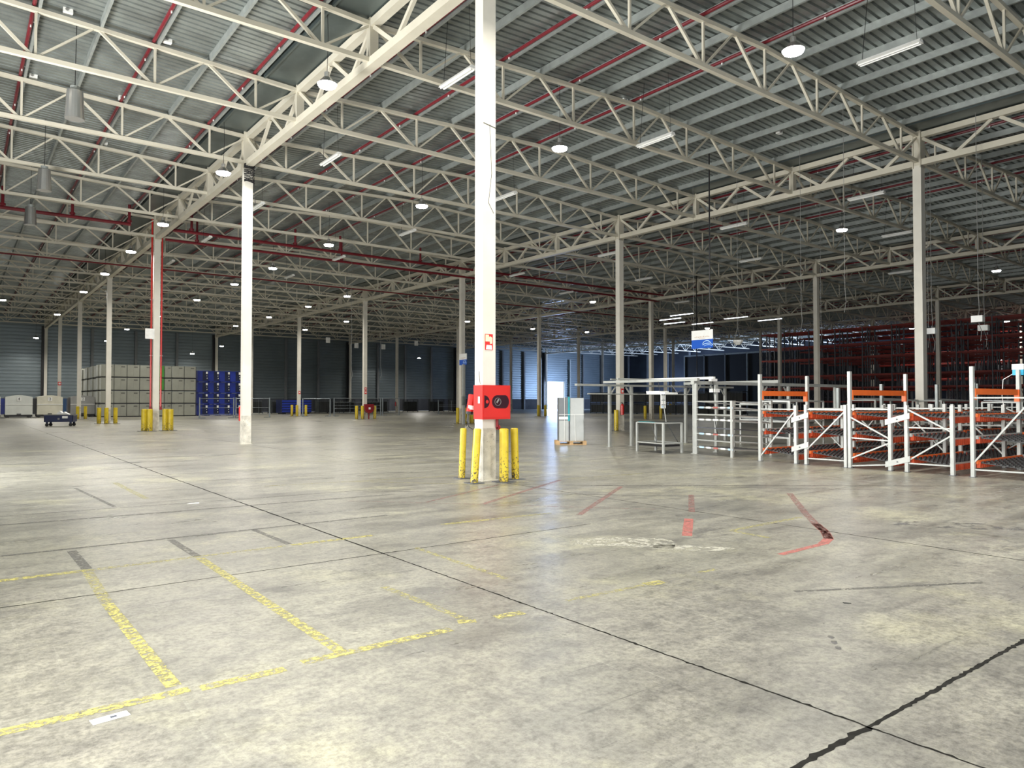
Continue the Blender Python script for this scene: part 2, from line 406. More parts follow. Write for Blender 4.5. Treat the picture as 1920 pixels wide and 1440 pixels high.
for k in range(-4, 18):
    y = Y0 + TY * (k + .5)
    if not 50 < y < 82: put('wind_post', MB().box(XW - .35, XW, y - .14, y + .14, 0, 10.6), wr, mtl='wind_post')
wl = MB()
for y0, y1 in ((YF, -.6), (5.6, 14.9), (22.1, YW)): wl.box(XL - .3, XL, y0, y1, 0, 12.2)
wl.box(XL - .3, XL, -.6, 5.6, 5.3, 12.2).box(XL - .3, XL, 14.9, 22.1, 5.3, 12.2)  # wall set close, openings put in for the fill areas
struct(put('wall_left', wl, mtl='cladding'))
struct(put('wall_front', MB().box(XL, 6.9, YF - .3, YF, 0, 12.2).box(13.1, XW, YF - .3, YF, 0, 12.2).box(6.9, 13.1, YF - .3, YF, 5.3, 12.2), mtl='cladding'))  # opening put in for the front fill
g_ = struct(put('ground_outside', MB().box(-60, 220, YW + .3, 240, -.3, -.05), mtl='outside_ground'))

# ------------------------------------------------------------------ roof: ribbed sheets, purlins, gutters
ceil = struct(put('ceiling', MB().box(XL - .5, XW + .5, YF - .5, YW + .5, 12.75, 12.85), mtl='gutter_metal'))
def sheet(xa, za, xb, zb):
    mb = MB(); y = YF; n = int((YW - YF) / .25)
    for k in range(n + 1):
        y = YF + .25 * k
        for (ya, da), (yb, db) in (((y, 0), (y + .165, 0)), ((y + .165, 0), (y + .18, .06)), ((y + .18, .06), (y + .235, .06)), ((y + .235, .06), (y + .25, 0))):
            mb.quad((xa, ya, za + da), (xa, yb, za + db), (xb, yb, zb + db), (xb, ya, zb + da))
    return mb
for i in range(-1, 5):
    a, b = GX(i), GX(i + 1); mid = (a + b) / 2
    put('roof_sheet', sheet(a + .15, ROOF_V, mid, ROOF_R), ceil, mtl='galvanised')
    put('roof_sheet', sheet(mid, ROOF_R, b - 1.05, ROOF_V), ceil, mtl='galvanised')
    put('gutter', MB().box(b - 1.1, b + .2, YF, YW, ROOF_V - .14, ROOF_V - .12).box(b - 1.14, b - 1.08, YF, YW, ROOF_V - .2, ROOF_V + .06), ceil, mtl='gutter_metal')
    put('ridge_cap', MB().box(mid - .2, mid + .2, YF, YW, ROOF_R + .05, ROOF_R + .08), ceil, mtl='galvanised')
pur = MB().box(-.035, .035, YF, YW, 0, .215).mesh('purlin', 'galvanised_light')
for i in range(-1, 5):
    for k in range(1, 14):
        x = GX(i) + k * SX / 14
        if i == -1 and k < 5: continue
        z = HT + (HR - HT) * (1 - abs(k - 7) / 7)
        put('purlin', pur, ceil, (x + .12, 0, z + .055))

# ------------------------------------------------------------------ roof trusses
def zt(u):            # top chord height over the bay, u = 0..SX
    return HT + (HR - HT) * (1 - abs(u - SX / 2) / (SX / 2))
P = SX / 7
BZ = HB + .06
m_top = MB()
m_top.bar((0, 0, HT), (SX / 2, 0, HR), .13, .11); m_top.bar((SX / 2, 0, HR), (SX, 0, HT), .13, .11); m_top = m_top.mesh('top_chord', 'steel_cream')
m_bot = MB().bar((0, 0, BZ), (SX, 0, BZ), .13, .12).mesh('bottom_chord', 'steel_cream')
def webs(k):
    u0, u1, u2 = k * P, k * P + P / 2, (k + 1) * P
    big = .075
    a = MB().bar((u0 + .08, 0, zt(u0) - .04), (u1 - .05, 0, BZ + .03), big, big, (0, 1, 0))
    v = MB().bar((u1 + .04, 0, BZ), (u1 + .04, 0, zt(u1)), .06, .06)
    c = MB().bar((u1 + .08, 0, BZ + .03), (u2 - .08, 0, zt(u2) - .04), .055, .055, (0, 1, 0))
    return a, v, c
wm = [[q.mesh(n, 'steel_cream') for q, n in zip(webs(k), ('diagonal', 'vertical', 'diagonal'))] for k in range(7)]
wall_web = MB()
for k in range(7):
    for q in webs(k):
        n = len(wall_web.v); wall_web.v += q.v; wall_web.f += [tuple(a + n for a in f) for f in q.f]
m_web = wall_web.mesh('web', 'steel_cream')
BAYN = {-1: 'leftmost', 0: 'second', 1: 'third', 2: 'fourth', 3: 'fifth', 4: 'sixth'}
for i in range(-1, 5):
    n = 0
    for k in range(-3, 18):
        y = Y0 + TY * k; xa, xb = GX(i), GX(i + 1)
        if not in_view([(xa + (xb - xa) * q / 8, y) for q in range(9)]): continue
        d = min(depth_right(xa + (xb - xa) * q / 8, y)[0] for q in range(9) if depth_right(xa + (xb - xa) * q / 8, y)[0] > 1)
        t = thing('roof_truss', 'cream steel lattice roof truss, %s from the front, in the %s roof bay' % (ORD[n], BAYN[i]), 'roof truss', (xa, y, 0), 0, 'lattice roof trusses')
        n += 1
        put('top_chord', m_top, t); put('bottom_chord', m_bot, t)
        if d < 42:
            for q in range(7):
                for me, nm in zip(wm[q], ('diagonal', 'vertical', 'diagonal')): put(nm, me, t)
        else: put('web', m_web, t)

# ------------------------------------------------------------------ main girders (along Y) and pillars
g_top = MB().bar((0, 0, HT), (0, SY, HT), .22, .20).mesh('top_chord', 'steel_cream')
g_bot = MB().bar((0, 0, HB), (0, SY, HB), .26, .22).mesh('bottom_chord', 'steel_cream')
gd = []
for s in range(3):
    for a, b in ((0, 1), (2, 1), (2, 3), (4, 3)):
        ya, yb = s * TY + a * TY / 4, s * TY + b * TY / 4
        gd.append(MB().bar((0, ya + (.12 if b > a else -.12), HT - .1), (0, yb + (-.06 if b > a else .06), HB + .1), .11, .09, (1, 0, 0)).mesh('diagonal', 'steel_cream'))
g_ver = MB().box(-.12, .12, -.10, .10, HB, HT + .16).mesh('vertical', 'steel_cream')
for i in range(0, 5):
    n = 0
    for j in range(-1, 6):
        xa, ya = GX(i), CY(j)
        if not in_view([(xa, ya + SY * q / 8) for q in range(9)]): continue
        t = thing('main_girder', 'deep cream steel girder on the %s pillar row, %s span from the front' % (ORD[i], ORD[n]), 'girder', (xa, ya, 0), 0, 'main girders on the pillar rows')
        n += 1
        put('top_chord', g_top, t); put('bottom_chord', g_bot, t)
        for me in gd: put('diagonal', me, t)
        for q in (1, 2): put('vertical', g_ver, t, (0, q * TY, 0))
m_shaft = MB().box(-.15, .15, -.15, .15, 1.05, HB - .11).box(-.165, -.15, -.15, -.12, 1.05, HB - .11).mesh('shaft', 'pillar_paint')
m_head = MB().box(-.15, .15, -.11, .11, HB - .11, HT + .2).box(-.19, .19, -.15, -.11, HB - .2, HT + .2).box(-.19, .19, .11, .15, HB - .2, HT + .2).mesh('head', 'steel_cream')
m_foot = MB().box(-.155, .155, -.155, .155, .02, 1.05).box(-.2, .2, -.2, .2, 0, .02).mesh('foot', 'pillar_base')
PIL = {}
for i in range(0, 5):
    n = 0
    for j in range(0, 7):
        x, y = GX(i), CY(j)
        if j == 6: y = YW - .75
        if not in_view([(x, y)], .2): continue
        lab = 'cream steel pillar, %s from the front in the %s pillar row' % (ORD[n], ORD[i])
        if (i, j) == (0, 0): lab = 'tall white steel pillar carrying the red hose cabinet'
        if (i, j) == (0, 1): lab = 'bright white pillar without bollards, left of the hose cabinet pillar'
        if (i, j) == (0, 2): lab = 'white pillar with a red riser pipe down each side'
        t = thing('steel_pillar', lab, 'pillar', (x, y, 0), 0, 'steel pillars'); n += 1; PIL[(i, j)] = t
        put('shaft', m_shaft, t); put('head', m_head, t); put('foot', m_foot, t)

# ------------------------------------------------------------------ sprinkler pipes
pm = MB()
for (n_, off) in ((0, 0),): pm.tube((0, YF + .2, 0), (0, YW - .6, 0), .05, 8)
m_pipe = pm.mesh('pipe', 'red_pipe')
cm = MB()
for k in range(0, 34):
    y = YF + 1.5 + k * 3.3; cm.box(-.012, .10, y - .02, y + .02, .04, .06).box(-.015, .015, y - .02, y + .02, -.1, -.04)
m_clip = cm.mesh('nozzle_and_clip', 'white_plastic')
PIPES = []
for i in range(-1, 5):
    ks = (7, 9, 11, 13) if i == -1 else (1, 3, 5, 7)
    for n_, k in enumerate(ks):
        x = GX(i) + k * SX / 14; z = zt(k * SX / 14)
        t = thing('sprinkler_pipe', 'red sprinkler pipe slung under the %s roof bay, %s of its four' % (BAYN[i], ORD[n_]), 'pipe', (x + .0, 0, z + .13), 0, 'red sprinkler pipes under the roof')
        put('pipe', m_pipe, t)
        c = put('nozzles', m_clip, t); c['kind'] = 'stuff'
def xpipe(xa, xb, y, z, r, lab, drops=()):
    t = thing('sprinkler_main', lab, 'pipe', (xa, y, z))
    put('pipe', MB().tube((0, 0, 0), (xb - xa, 0, 0), r, 10), t, mtl='red_pipe')
    for d in drops: put('drop_pipe', MB().tube((d - xa, 0, 0), (d - xa, 0, HT + .2 - z), r * .8, 8).tube((d - xa, 0, .1), (d - xa, 0, .2), r * 1.5, 8), t, mtl='red_pipe')
xpipe(-8, 6.97, 41.1, 10.62, .085, 'thick dark red sprinkler main crossing the leftmost bay, ending before the girder', (1.6, 4.4, 6.9))
xpipe(8.95, 48, 41.1, 10.62, .085, 'dark red sprinkler main crossing beyond the girder, nearer of the two', (9.9, 12.8, 15.6, 18.4, 24, 29.6))
xpipe(8.8, 48, 42.0, 10.25, .075, 'dark red sprinkler main crossing beyond the girder, lower and farther of the two', (10.4, 18.9, 30.1))
xpipe(-4, 70, 51.4, 10.2, .05, 'thin dark pipe crossing the hall below the trusses')
for s, nm in ((-1, 'left'), (1, 'right')):
    t = thing('riser_pipe', 'red riser pipe on the %s side of the twin-pipe pillar' % nm, 'pipe', (GX(0) + s * .24, CY(2) - .05 * s, 0))
    put('pipe', MB().tube((0, 0, 1.15), (0, 0, HT), .045, 8), t, mtl='red_paint')
    put('valve', MB().tube((0, -.08, 1.2), (0, .08, 1.2), .07, 8).tube((0, 0, 1.1), (0, 0, 1.3), .06, 8), t, mtl='dark_red')
    put('clamp', MB().box(-.08, .08, -.03, .03, 4, 4.05).box(-.08, .08, -.03, .03, 7, 7.05), t, mtl='galvanised_light')

# ------------------------------------------------------------------ lit high-bay lamps
def lamp(x, y, z, lab, on=True, power=370, near=True):
    t = thing('high_bay_lamp', lab, 'lamp', (x, y, z), 0, 'round high-bay lamps')
    put('lamp_body', MB().tube((0, 0, .03), (0, 0, .20), .25, 16, .10).tube((0, 0, .2), (0, 0, .34), .07, 10), t, mtl='lamp_body')
    if on:
        put('diffuser', MB().tube((0, 0, -.03), (0, 0, .03), .22, 16, .25), t, mtl='lamp_glow')
        area('lamp_light', (0, 0, -.05), .36, power, (1.0, .96, .87), (0, 0, -1), spread=math.radians(165), parent=t)
    top = roofz(x) + .02 - z
    if top > .4: put('cord', MB().path([(0, 0, .34), (.03, .02, top * .6), (0, 0, top)], .008, 5), t, mtl='black')
LAMPS = [  # rows along the hall
 (7.45, [1.0, 9.3, 17.5, 26.6, 36.1, 43.8, 52.5, 62.2, 80.]),
 (15.3, [1.0, 9.2, 17.4, 26.1, 35.6, 44.0, 51.7, 61.6, 76., 91.8]),
 (24.0, [52.3, 60.1, 70., 80.5]),
 (31.6, [69., 80.]), (33.3, [17.6]), (41.4, [61.4, 43]), (51.5, [17.3, 63.2]), (59.1, [62.4]), (66.7, [50.9]), (85.3, [37.1, 27.8]), (2.87, [71.2])]
n = 0
for r, (x, ys) in enumerate(LAMPS):
    for k, y in enumerate(ys):
        lamp(x, y, 9.7, 'lit round high-bay lamp, %s from the front in the %s lamp row' % (ORD[k], ORD[r]))
for x, y, z, l in ((23.1, 95, 7.4, 'lit round lamp hanging low before the wall, above the grey crate stack'), (26.6, 95, 8.5, 'lit round lamp hanging before the wall, above the blue crates'),
                (6.9, 95, 8.5, 'lit round lamp hanging before the back wall beside the dark post at far left'), (55.3, 95, 8.0, 'lit round lamp before the back wall, under the middle of the hall'),
                (98, 32, 6.6, 'lit round lamp glowing through the red pallet racks'), (13.2, 91, 8.2, 'lit round lamp before the back wall, left of the grey crate stack')):
    lamp(x, y, z, l, power=650)
for k, (x, y) in enumerate(((2.46, 22.8), (2.45, 31.3), (2.47, 37.8))):
    t = thing('unlit_reflector_lamp', 'unlit cylindrical aluminium lamp hanging under the leftmost bay, %s from the front' % ORD[k], 'lamp', (x, y, 9.7), 0, 'unlit aluminium lamps')
    put('reflector', MB().tube((0, 0, -.42), (0, 0, .35), .24, 20, .20), t, mtl='lamp_body')
    put('cap', MB().tube((0, 0, .35), (0, 0, .48), .12, 12), t, mtl='galvanised_light')
    put('cord', MB().path([(0, 0, .48), (.02, 0, roofz(x) + .02 - 9.7)], .01, 5), t, mtl='black')
# fluorescent battens
def batten(x, y, z, lab, lit=False, L=1.5, rz=0, pitch=0):
    t = thing('tube_light', lab, 'lamp', (x, y, z), rz, 'long tube lights')
    put('housing', MB().prism([(-.11, .0), (.11, 0), (.06, .08), (-.06, .08)], 1, -L / 2, L / 2), t, mtl='white_plastic')
    put('tube', MB().tube((-.05, -L / 2 + .03, -.02), (-.05, L / 2 - .03, -.02), .018, 8).tube((.05, -L / 2 + .03, -.02), (.05, L / 2 - .03, -.02), .018, 8), t, mtl='tube_glow' if lit else 'white_plastic')
    put('cord', MB().path([(0, L / 2 - .1, .08), (0, L / 2 - .3, roofz(x) + .02 - z)], .008, 5).path([(0, -L / 2 + .1, .08), (0, -L / 2 + .2, roofz(x) + .02 - z)], .005, 4), t, mtl='black')
for r, (x, ys) in enumerate(((10.25, [15.7, 23.75, 31.5, 39.5, 47.5]), (17.82, [8.2, 15.6, 23.7, 31.8, 40.0, 48.0]), (29.6, [14.6, 21, 29.5, 38, 46]), (37.6, [17, 25.5, 34, 42]), (49, [22, 31, 40]))):
    for k, y in enumerate(ys): batten(x, y, 10.0, 'unlit white tube light, %s from the front in the %s tube row' % (ORD[k], ORD[r]))
for k, (x, y) in enumerate(((54, 45.5), (52, 42.5), (57, 47.5), (59.5, 46.), (58, 41.), (62, 40))):
    batten(x, y, 9.4, 'glowing tube light far ahead above the dark racks, %s of the glowing ones' % ORD[k], True, 2.6)

# ------------------------------------------------------------------ bollards
def bollard(x, y, h, r, lab, lean=(0, 0), plate=True, near=False):
    t = thing('bollard', lab, 'bollard', (x, y, 0), 0, 'yellow bollards around the pillars')
    put('post', MB().tube((0, 0, .01), (lean[0], lean[1], h), r, 16 if near else 10).tube((lean[0], lean[1], h), (lean[0], lean[1], h + .015), r * .96, 16 if near else 10, r * .7), t, mtl='yellow_paint')
    if plate: put('base_plate', MB().box(-r * 1.9, r * 1.9, -r * 1.9, r * 1.9, 0, .014), t, mtl='rack_dark')
    return t
b = bollard(8.29, 12.49, 1.02, .068, 'yellow bollard behind and left of the hose cabinet pillar', (.03, -.01), near=True)
b = bollard(8.00, 11.62, 1.04, .076, 'leaning scuffed yellow bollard in front of the hose cabinet pillar, left side', (.075, .0), near=True)
b = bollard(8.58, 11.43, 1.04, .092, 'thick yellow bollard with blackened foot right of the hose cabinet pillar', (.0, .0), near=True)
b = bollard(9.06, 11.68, 1.03, .078, 'yellow bollard farthest right beside the hose cabinet pillar', (-.03, .0), near=True)
def group(i, j, offs, h=1.15, r=.12, who='', nm=None):
    for k, (dx, dy) in enumerate(offs):
        bollard(GX(i) + dx, CY(j) + dy, h, r, 'yellow bollard, %s of those round %s' % (ORD[k], who))
group(0, 2, [(-.62, -.45), (-.42, -.75), (.42, -.35), (.62, -.6)], 1.15, .15, 'the pillar with the red risers')
group(0, 3, [(-.6, -.35), (-.2, -.7), (.38, -.6)], 1.1, .14, 'the fourth pillar of the first row')
group(0, 4, [(-.15, -.55), (.45, -.45)], 1.1, .13, 'the fifth pillar of the first row')
group(0, 5, [(-.5, -.3), (.5, -.4)], 1.1, .13, 'the sixth pillar of the first row')
group(1, 2, [(-.55, -.3), (-.1, -.6), (.55, -.5), (.7, -.1)], 1.1, .11, 'the third pillar of the second row')
group(1, 3, [(-.85, -.2), (-.5, -.6), (.8, -.35)], 1.15, .13, 'the fourth pillar of the second row')
group(1, 4, [(-.8, -.2), (-.4, -.55), (.65, -.3)], 1.15, .13, 'the fifth pillar of the second row')
group(1, 1, [(-.42, -.12)], 1.1, .12, 'the second pillar of the second row')
group(2, 3, [(-.35, -.3), (.5, -.4)], 1.15, .14, 'the fourth pillar of the third row')
group(2, 2, [(-.7, .1), (.75, -.4)], 1.15, .13, 'the third pillar of the third row')
group(3, 3, [(-.4, -.3), (.1, -.6)], 1.2, .15, 'the fourth pillar of the fourth row')

# ------------------------------------------------------------------ hose cabinet on the near pillar
px, py = GX(0), CY(0)
hc = thing('hose_cabinet', 'square red fire hose cabinet mounted on the nearest white pillar', 'cabinet', (px, py, 0))
cx0, cx1, cy0, cy1, cz0, cz1 = -.39, .29, -.46, -.157, 1.235, 1.905
put('cabinet_box', MB().box(cx0, cx1, cy0, cy1, cz0, cz1), hc, mtl='red_paint')
door = put('door', MB().box(cx0 + .025, cx1 - .03, cy0 - .012, cy0, cz0 + .035, cz1 - .035), hc, mtl='red_paint')
def arc_poly(cx, cz, r, a0, a1, n=16): return [(cx + r * math.cos(a0 + (a1 - a0) * k / n), cz + r * math.sin(a0 + (a1 - a0) * k / n)) for k in range(n + 1)]
czm = (cz0 + cz1) / 2 + .01
put('door_window', MB().prism([(p, q) for p, q in arc_poly(cx0 + .035, czm, .125, -PI / 2, PI / 2)], 1, cy0 - .016, cy0 - .010), door, mtl='dark_glass')
put('door_window', MB().prism(arc_poly(cx0 + .35, czm, .13, PI * .5, PI * 1.5) + [(cx1 - .13, czm - .13)] + arc_poly(cx1 - .20, czm, .155, -PI * .31, PI * .31)[1:-1] + [(cx1 - .13, czm + .13)], 1, cy0 - .016, cy0 - .010), door, mtl='dark_glass')
put('hose_drum', MB().tube((cx0 + .10, cy0 - .022, czm), (cx0 + .10, cy0 - .014, czm), .034, 16), door, mtl='red_paint')
put('hose_nozzle', MB().bar((cx0 + .33, cy0 - .02, czm - .02), (cx0 + .38, cy0 - .02, czm + .05), .012, .03), door, mtl='cable_grey')
rg = MB()
for k in range(20):
    a, c = 2 * PI * k / 20, 2 * PI * (k + 1) / 20
    rg.tube((cx0 + .36 + .075 * math.cos(a), cy0 - .017, czm + .075 * math.sin(a)), (cx0 + .36 + .075 * math.cos(c), cy0 - .017, czm + .075 * math.sin(c)), .004, 5)
put('hose_reel', rg, door, mtl='cable_grey')
put('sticker', MB().box(cx0 - .002, cx0, cy0 + .09, cy0 + .15, czm - .03, czm + .10), hc, mtl='paper')
put('supply_pipe', MB().tube((cx1 - .14, cy1 - .05, cz0), (cx1 - .14, cy1 - .05, cz0 - .17), .028, 10).tube((cx1 - .14, cy1 - .05, cz0 - .17), (.16, cy1 - .05, cz0 - .17), .028, 10).tube((.2, cy1 - .05, cz0 - .17), (.15, cy1 - .05, cz0 - .17), .05, 10), hc, mtl='dark_red')
ex = thing('fire_extinguisher', 'red fire extinguisher hung behind the hose cabinet, only its side showing', 'extinguisher', (px - .30, py + .02, 0))
put('cylinder', MB().tube((-.06, 0, 1.38), (0, 0, 1.72), .075, 14), ex, mtl='red_paint')
put('base_ring', MB().tube((-.068, 0, 1.33), (-.06, 0, 1.38), .078, 14), ex, mtl='black')
put('sticker', MB().tube((-.05, 0, 1.42), (-.036, 0, 1.50), .0775, 14), ex, mtl='paper')
put('hose', MB().path([(-.1, 0, 1.35), (-.13, 0, 1.2), (-.09, -.01, 1.08), (.0, -.02, 1.03), (.1, -.02, 1.02)], .009, 6), ex, mtl='black')
fs = thing('fire_sign', 'red and cream fire hose sign high on the nearest white pillar', 'sign', (px - .02, py - .155, 2.62))
put('plate', MB().box(-.095, .095, -.006, 0, 0, .32), fs, mtl='sign_red')
put('hose_symbol', MB().prism([(-.085, .305), (-.005, .305), (0, .26), (.03, .275), (.08, .25), (.075, .13), (.03, .12), (.01, .16), (-.085, .17)], 1, -.009, -.006), fs, mtl='sign_cream')
put('symbol_mark', MB().box(-.06, .02, -.0105, -.009, .13, .17), fs, mtl='sign_red')
put('caption_plate', MB().prism([(-.075, .01), (.075, .01), (.06, .10), (-.06, .10)], 1, -.009, -.006), fs, mtl='paper')
cb = thing('cable_tangle', 'tangle of thin black cable wrapped high round the pillar left of the hose pillar', 'cable', (GX(0), CY(1), 0))
tg = MB()
for k in range(14):
    z = random.uniform(9.7, 10.35); q = lambda: random.uniform(-.12, .12)
    tg.path([(-.19, -.19, z), (0 + q(), -.22, z + q()), (.19, -.2, z + q()), (.05 + q(), -.23, z + q()), (-.19, -.2, z + q())], .013, 5)
tg.path([(.17, -.2, 9.9), (.2, -.22, 9.2), (.23, -.2, 8.9)], .012, 5)
put('cable', tg, cb, mtl='black')
cb = thing('pillar_wire', 'thin dark wire looped round the hose cabinet pillar near the top', 'cable', (px, py, 0))
put('wire', MB().path([(-.16, -.16, 7.2), (.16, -.16, 7.15), (.165, -.16, 7.3)], .006, 5).path([(.0, -.155, 7.2), (.05, -.155, 6.2), (-.03, -.155, 5.6), (.1, -.155, 5.4)], .004, 5).path([(-.155, 0, 2.2), (-.16, -.05, 1.93)], .005, 5), cb, mtl='black')

def small_sign(i, j, z, lab, w=.2, h=.25, m='sign_red', face='y', dx=0):
    x, y = GX(i) + dx, CY(j)
    t = thing('fire_sign', lab, 'sign', (x, y, z))
    put('plate', MB().box(-w / 2, w / 2, -.19, -.17, 0, h), t, mtl=m)
    put('symbol', MB().box(-w * .3, w * .3, -.2, -.19, h * .3, h * .75), t, mtl='paper')
small_sign(0, 2, 4.9, 'small white and red fire sign beside the twin risers', .45, .55, 'paper', dx=-.35)
small_sign(0, 5, 3.2, 'small red sign on the sixth pillar of the first row', .3, .35)
small_sign(1, 4, 2.3, 'small red extinguisher sign on the fifth pillar of the second row', .2, .3)
small_sign(1, 3, 2.2, 'lowest small dark red sign on the fourth pillar of the second row', .2, .25)
small_sign(1, 3, 2.5, 'upper small dark red sign on the fourth pillar of the second row', .2, .25)
small_sign(1, 1, 1.95, 'red sign high on the pillar behind the white gantry', .2, .3)
for k, (i, j, dx, dy, lab) in enumerate(((1, 3, .15, -.5, 'round-fronted dark red hose box before the fourth pillar of the second row'), (0, 5, .0, -.4, 'square dark red hose box on the sixth pillar of the first row'))):
    t = thing('hose_cabinet', lab, 'cabinet', (GX(i) + dx, CY(j) + dy, 0))
    if k == 0:
        put('cabinet_box', MB().prism([(-.42, 1.3)] + arc_poly(0, .95, .42, PI, 2 * PI)[:] + [(.42, 1.3)], 1, -.15, .15), t, mtl='dark_red')
        put('sticker', MB().box(-.09, .09, -.16, -.15, .85, 1.03), t, mtl='paper')
        put('stand', MB().box(-.04, .04, -.05, .05, 0, .55), t, mtl='dark_red')
    else:
        put('cabinet_box', MB().box(-.38, .38, -.15, .15, .85, 1.75), t, mtl='dark_red')
        put('sticker', MB().box(-.1, .1, -.16, -.15, 1.2, 1.4), t, mtl='paper')
for (i, j, dx, dy, lab) in ((1, 1, -.1, -.26, 'red extinguisher on the pillar behind the white gantry'), (0, 1, -.09, .23, 'red extinguisher on the left side of the bright white pillar'), (2, 5, -.3, -.2, 'red extinguisher on the grey pillar near the back wall')):
    t = thing('fire_extinguisher', lab, 'extinguisher', (GX(i) + dx, CY(j) + dy, 0))
    put('cylinder', MB().tube((0, 0, .85), (0, 0, 1.35), .085, 12).tube((0, 0, 1.35), (0, 0, 1.43), .085, 12, .03), t, mtl='red_paint')
    put('valve', MB().tube((0, 0, 1.43), (0, 0, 1.5), .03, 8).box(-.1, .02, -.01, .01, 1.48, 1.51), t, mtl='black')
    put('hose', MB().path([(.05, 0, 1.47), (.12, -.02, 1.3), (.1, -.03, .9)], .012, 5), t, mtl='black')

# ------------------------------------------------------------------ pallet with two tall panels in mid hall
pl = thing('wooden_pallet', 'small wooden pallet under the tall grey cabinets', 'pallet', (17.95, 19.85, 0), -.62)
for k in range(5): put('plank', MB().box(-.55, .55, -.4 + .185 * k, -.4 + .185 * k + .1, .12, .14), pl, mtl='wood')
for k in range(3): put('runner', MB().box(-.55, .55, -.4 + .35 * k, -.3 + .35 * k, 0, .02), pl, mtl='wood')
for k in range(3):
    for q in range(3): put('block', MB().box(-.55 + .485 * k, -.55 + .485 * k + .13, -.4 + .35 * q, -.3 + .35 * q, .02, .12), pl, mtl='wood')
ca = thing('tall_cabinet', 'dark grey upright panel cabinet with a teal edge, strapped on the pallet', 'cabinet', (17.95, 19.85, .14), -.62)
put('body', MB().box(-.45, -.06, -.32, .28, 0, 1.58), ca, mtl='cabinet_dark')
put('teal_edge', MB().box(-.12, -.05, -.335, -.32, .72, 1.6), ca, mtl='teal')
put('paper_band', MB().box(-.45, -.12, -.33, -.32, .78, .88), ca, mtl='paper')
put('lower_panel', MB().prism([(-.44, .0), (-.10, 0), (-.10, .74), (-.44, .74)], 1, -.33, -.32), ca, mtl='cabinet_grey')
put('top_panel', MB().box(-.44, -.13, -.33, -.32, .92, 1.55), ca, mtl='cabinet_dark')
cb = thing('tall_cabinet', 'plain light grey upright cabinet, right half of the pallet load', 'cabinet', (17.95, 19.85, .14), -.62)
put('body', MB().box(-.04, .46, -.30, .30, 0, 1.56), cb, mtl='cabinet_grey')
put('door', MB().box(-.02, .44, -.315, -.30, .02, 1.54), cb, mtl='cabinet_grey')
st = thing('packing_strap', 'white packing strap round the two tall cabinets', 'strap', (17.95, 19.85, .14), -.62)
put('strap_band', MB().box(-.46, .47, -.345, -.335, .95, .965).box(-.25, -.24, -.35, -.335, 0, 1.6).bar((.15, -.34, 0), (.12, -.34, .95), .012, .006), st, mtl='paper')

# ------------------------------------------------------------------ grey crate stack and blue crates
def crate(mat_body, w=1.13, d=1.2, h=1.29):
    t = thing('stacked_crate', 'x', 'crate')
    put('body', MB().box(0, w - .05, 0, d - .04, .09, h - .03), t, mtl=mat_body)
    put('base_and_gap_shade', MB().box(0.02, w, .02, d - .05, 0, .09).box(w - .05, w, .06, .3, 0, h - .03), t, mtl='black')  # dark feet, plus black strip standing in for shade in the gap between crates
    put('front_panel', MB().box(.04, w * .5 - .03, -.012, 0, .12, h - .08).box(w * .5, w - .07, -.012, 0, .12, h - .08), t, mtl=mat_body)
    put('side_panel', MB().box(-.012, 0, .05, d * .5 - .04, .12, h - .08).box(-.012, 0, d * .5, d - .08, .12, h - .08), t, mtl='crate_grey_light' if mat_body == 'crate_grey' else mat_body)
    put('address_label', MB().box(w * .52, w * .82, -.018, -.012, h * .78, h * .86), t, mtl='crate_seam')
    index_kids(t); return t
TIER = ['bottom', 'second', 'third', 'top']
proto = crate('crate_grey'); green = crate('crate_green'); first = True; firstg = True
CX, CYY = 11.2, 80.3
COLS = [(0, 1.0, 0), (1.14, 1.0, 0), (2.28, 1.0, 0), (3.42, 1.0, 0), (4.56, 1.0, 0), (5.70, .66, .35), (6.46, 1.0, 0), (7.61, 1.0, 0)]
for tier in range(4):
    for k, (ox, sx, oy) in enumerate(COLS):
        g = (k == 4 and tier >= 2)
        lab = '%s lidded crate, %s tier, %s column along the front of the long stack' % ('green' if g else 'grey', TIER[tier], ORD[k])
        loc = (CX + ox, CYY + oy, tier * 1.3)
        src = green if g else proto
        if g and firstg: src.location = loc; src['label'] = lab; src['group'] = 'stacked crates'; firstg = False
        elif not g and first: src.location = loc; src['label'] = lab; src['group'] = 'stacked crates'; first = False
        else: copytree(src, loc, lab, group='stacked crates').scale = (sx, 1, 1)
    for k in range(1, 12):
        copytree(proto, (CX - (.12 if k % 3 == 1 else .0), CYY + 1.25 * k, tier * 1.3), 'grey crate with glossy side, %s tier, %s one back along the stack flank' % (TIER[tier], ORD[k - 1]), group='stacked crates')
def bcrate():
    t = thing('blue_crate', 'x', 'crate')
    w, d, h = 1.15, 1.1, 1.2
    put('frame', MB().box(0, .06, 0, d, .05, h).box(w - .08, w - .02, 0, d, .05, h).box(0, w - .02, 0, d, .05, .14).box(0, w - .02, 0, d, h - .06, h - .01), t, mtl='blue_crate')
    put('panel', MB().box(.06, w * .45, .03, d - .03, .14, h - .06), t, mtl='blue_crate'); put('recess', MB().box(w * .45, w - .08, .08, d - .03, .14, h - .06), t, mtl='navy')
    put('paper_tag', MB().box(w - .30, w - .12, -.012, 0, h - .34, h - .1), t, mtl='paper')
    put('paper_strip', MB().box(w - .24, w - .18, -.012, 0, h - .58, h - .5).box(w - .22, w - .16, -.012, 0, h - .86, h - .74), t, mtl='paper')
    put('foot', MB().box(.05, .15, .05, d - .05, 0, .05).box(w - .2, w - .1, .05, d - .05, 0, .05), t, mtl='navy')
    index_kids(t); return t
bp = bcrate(); fb_ = True
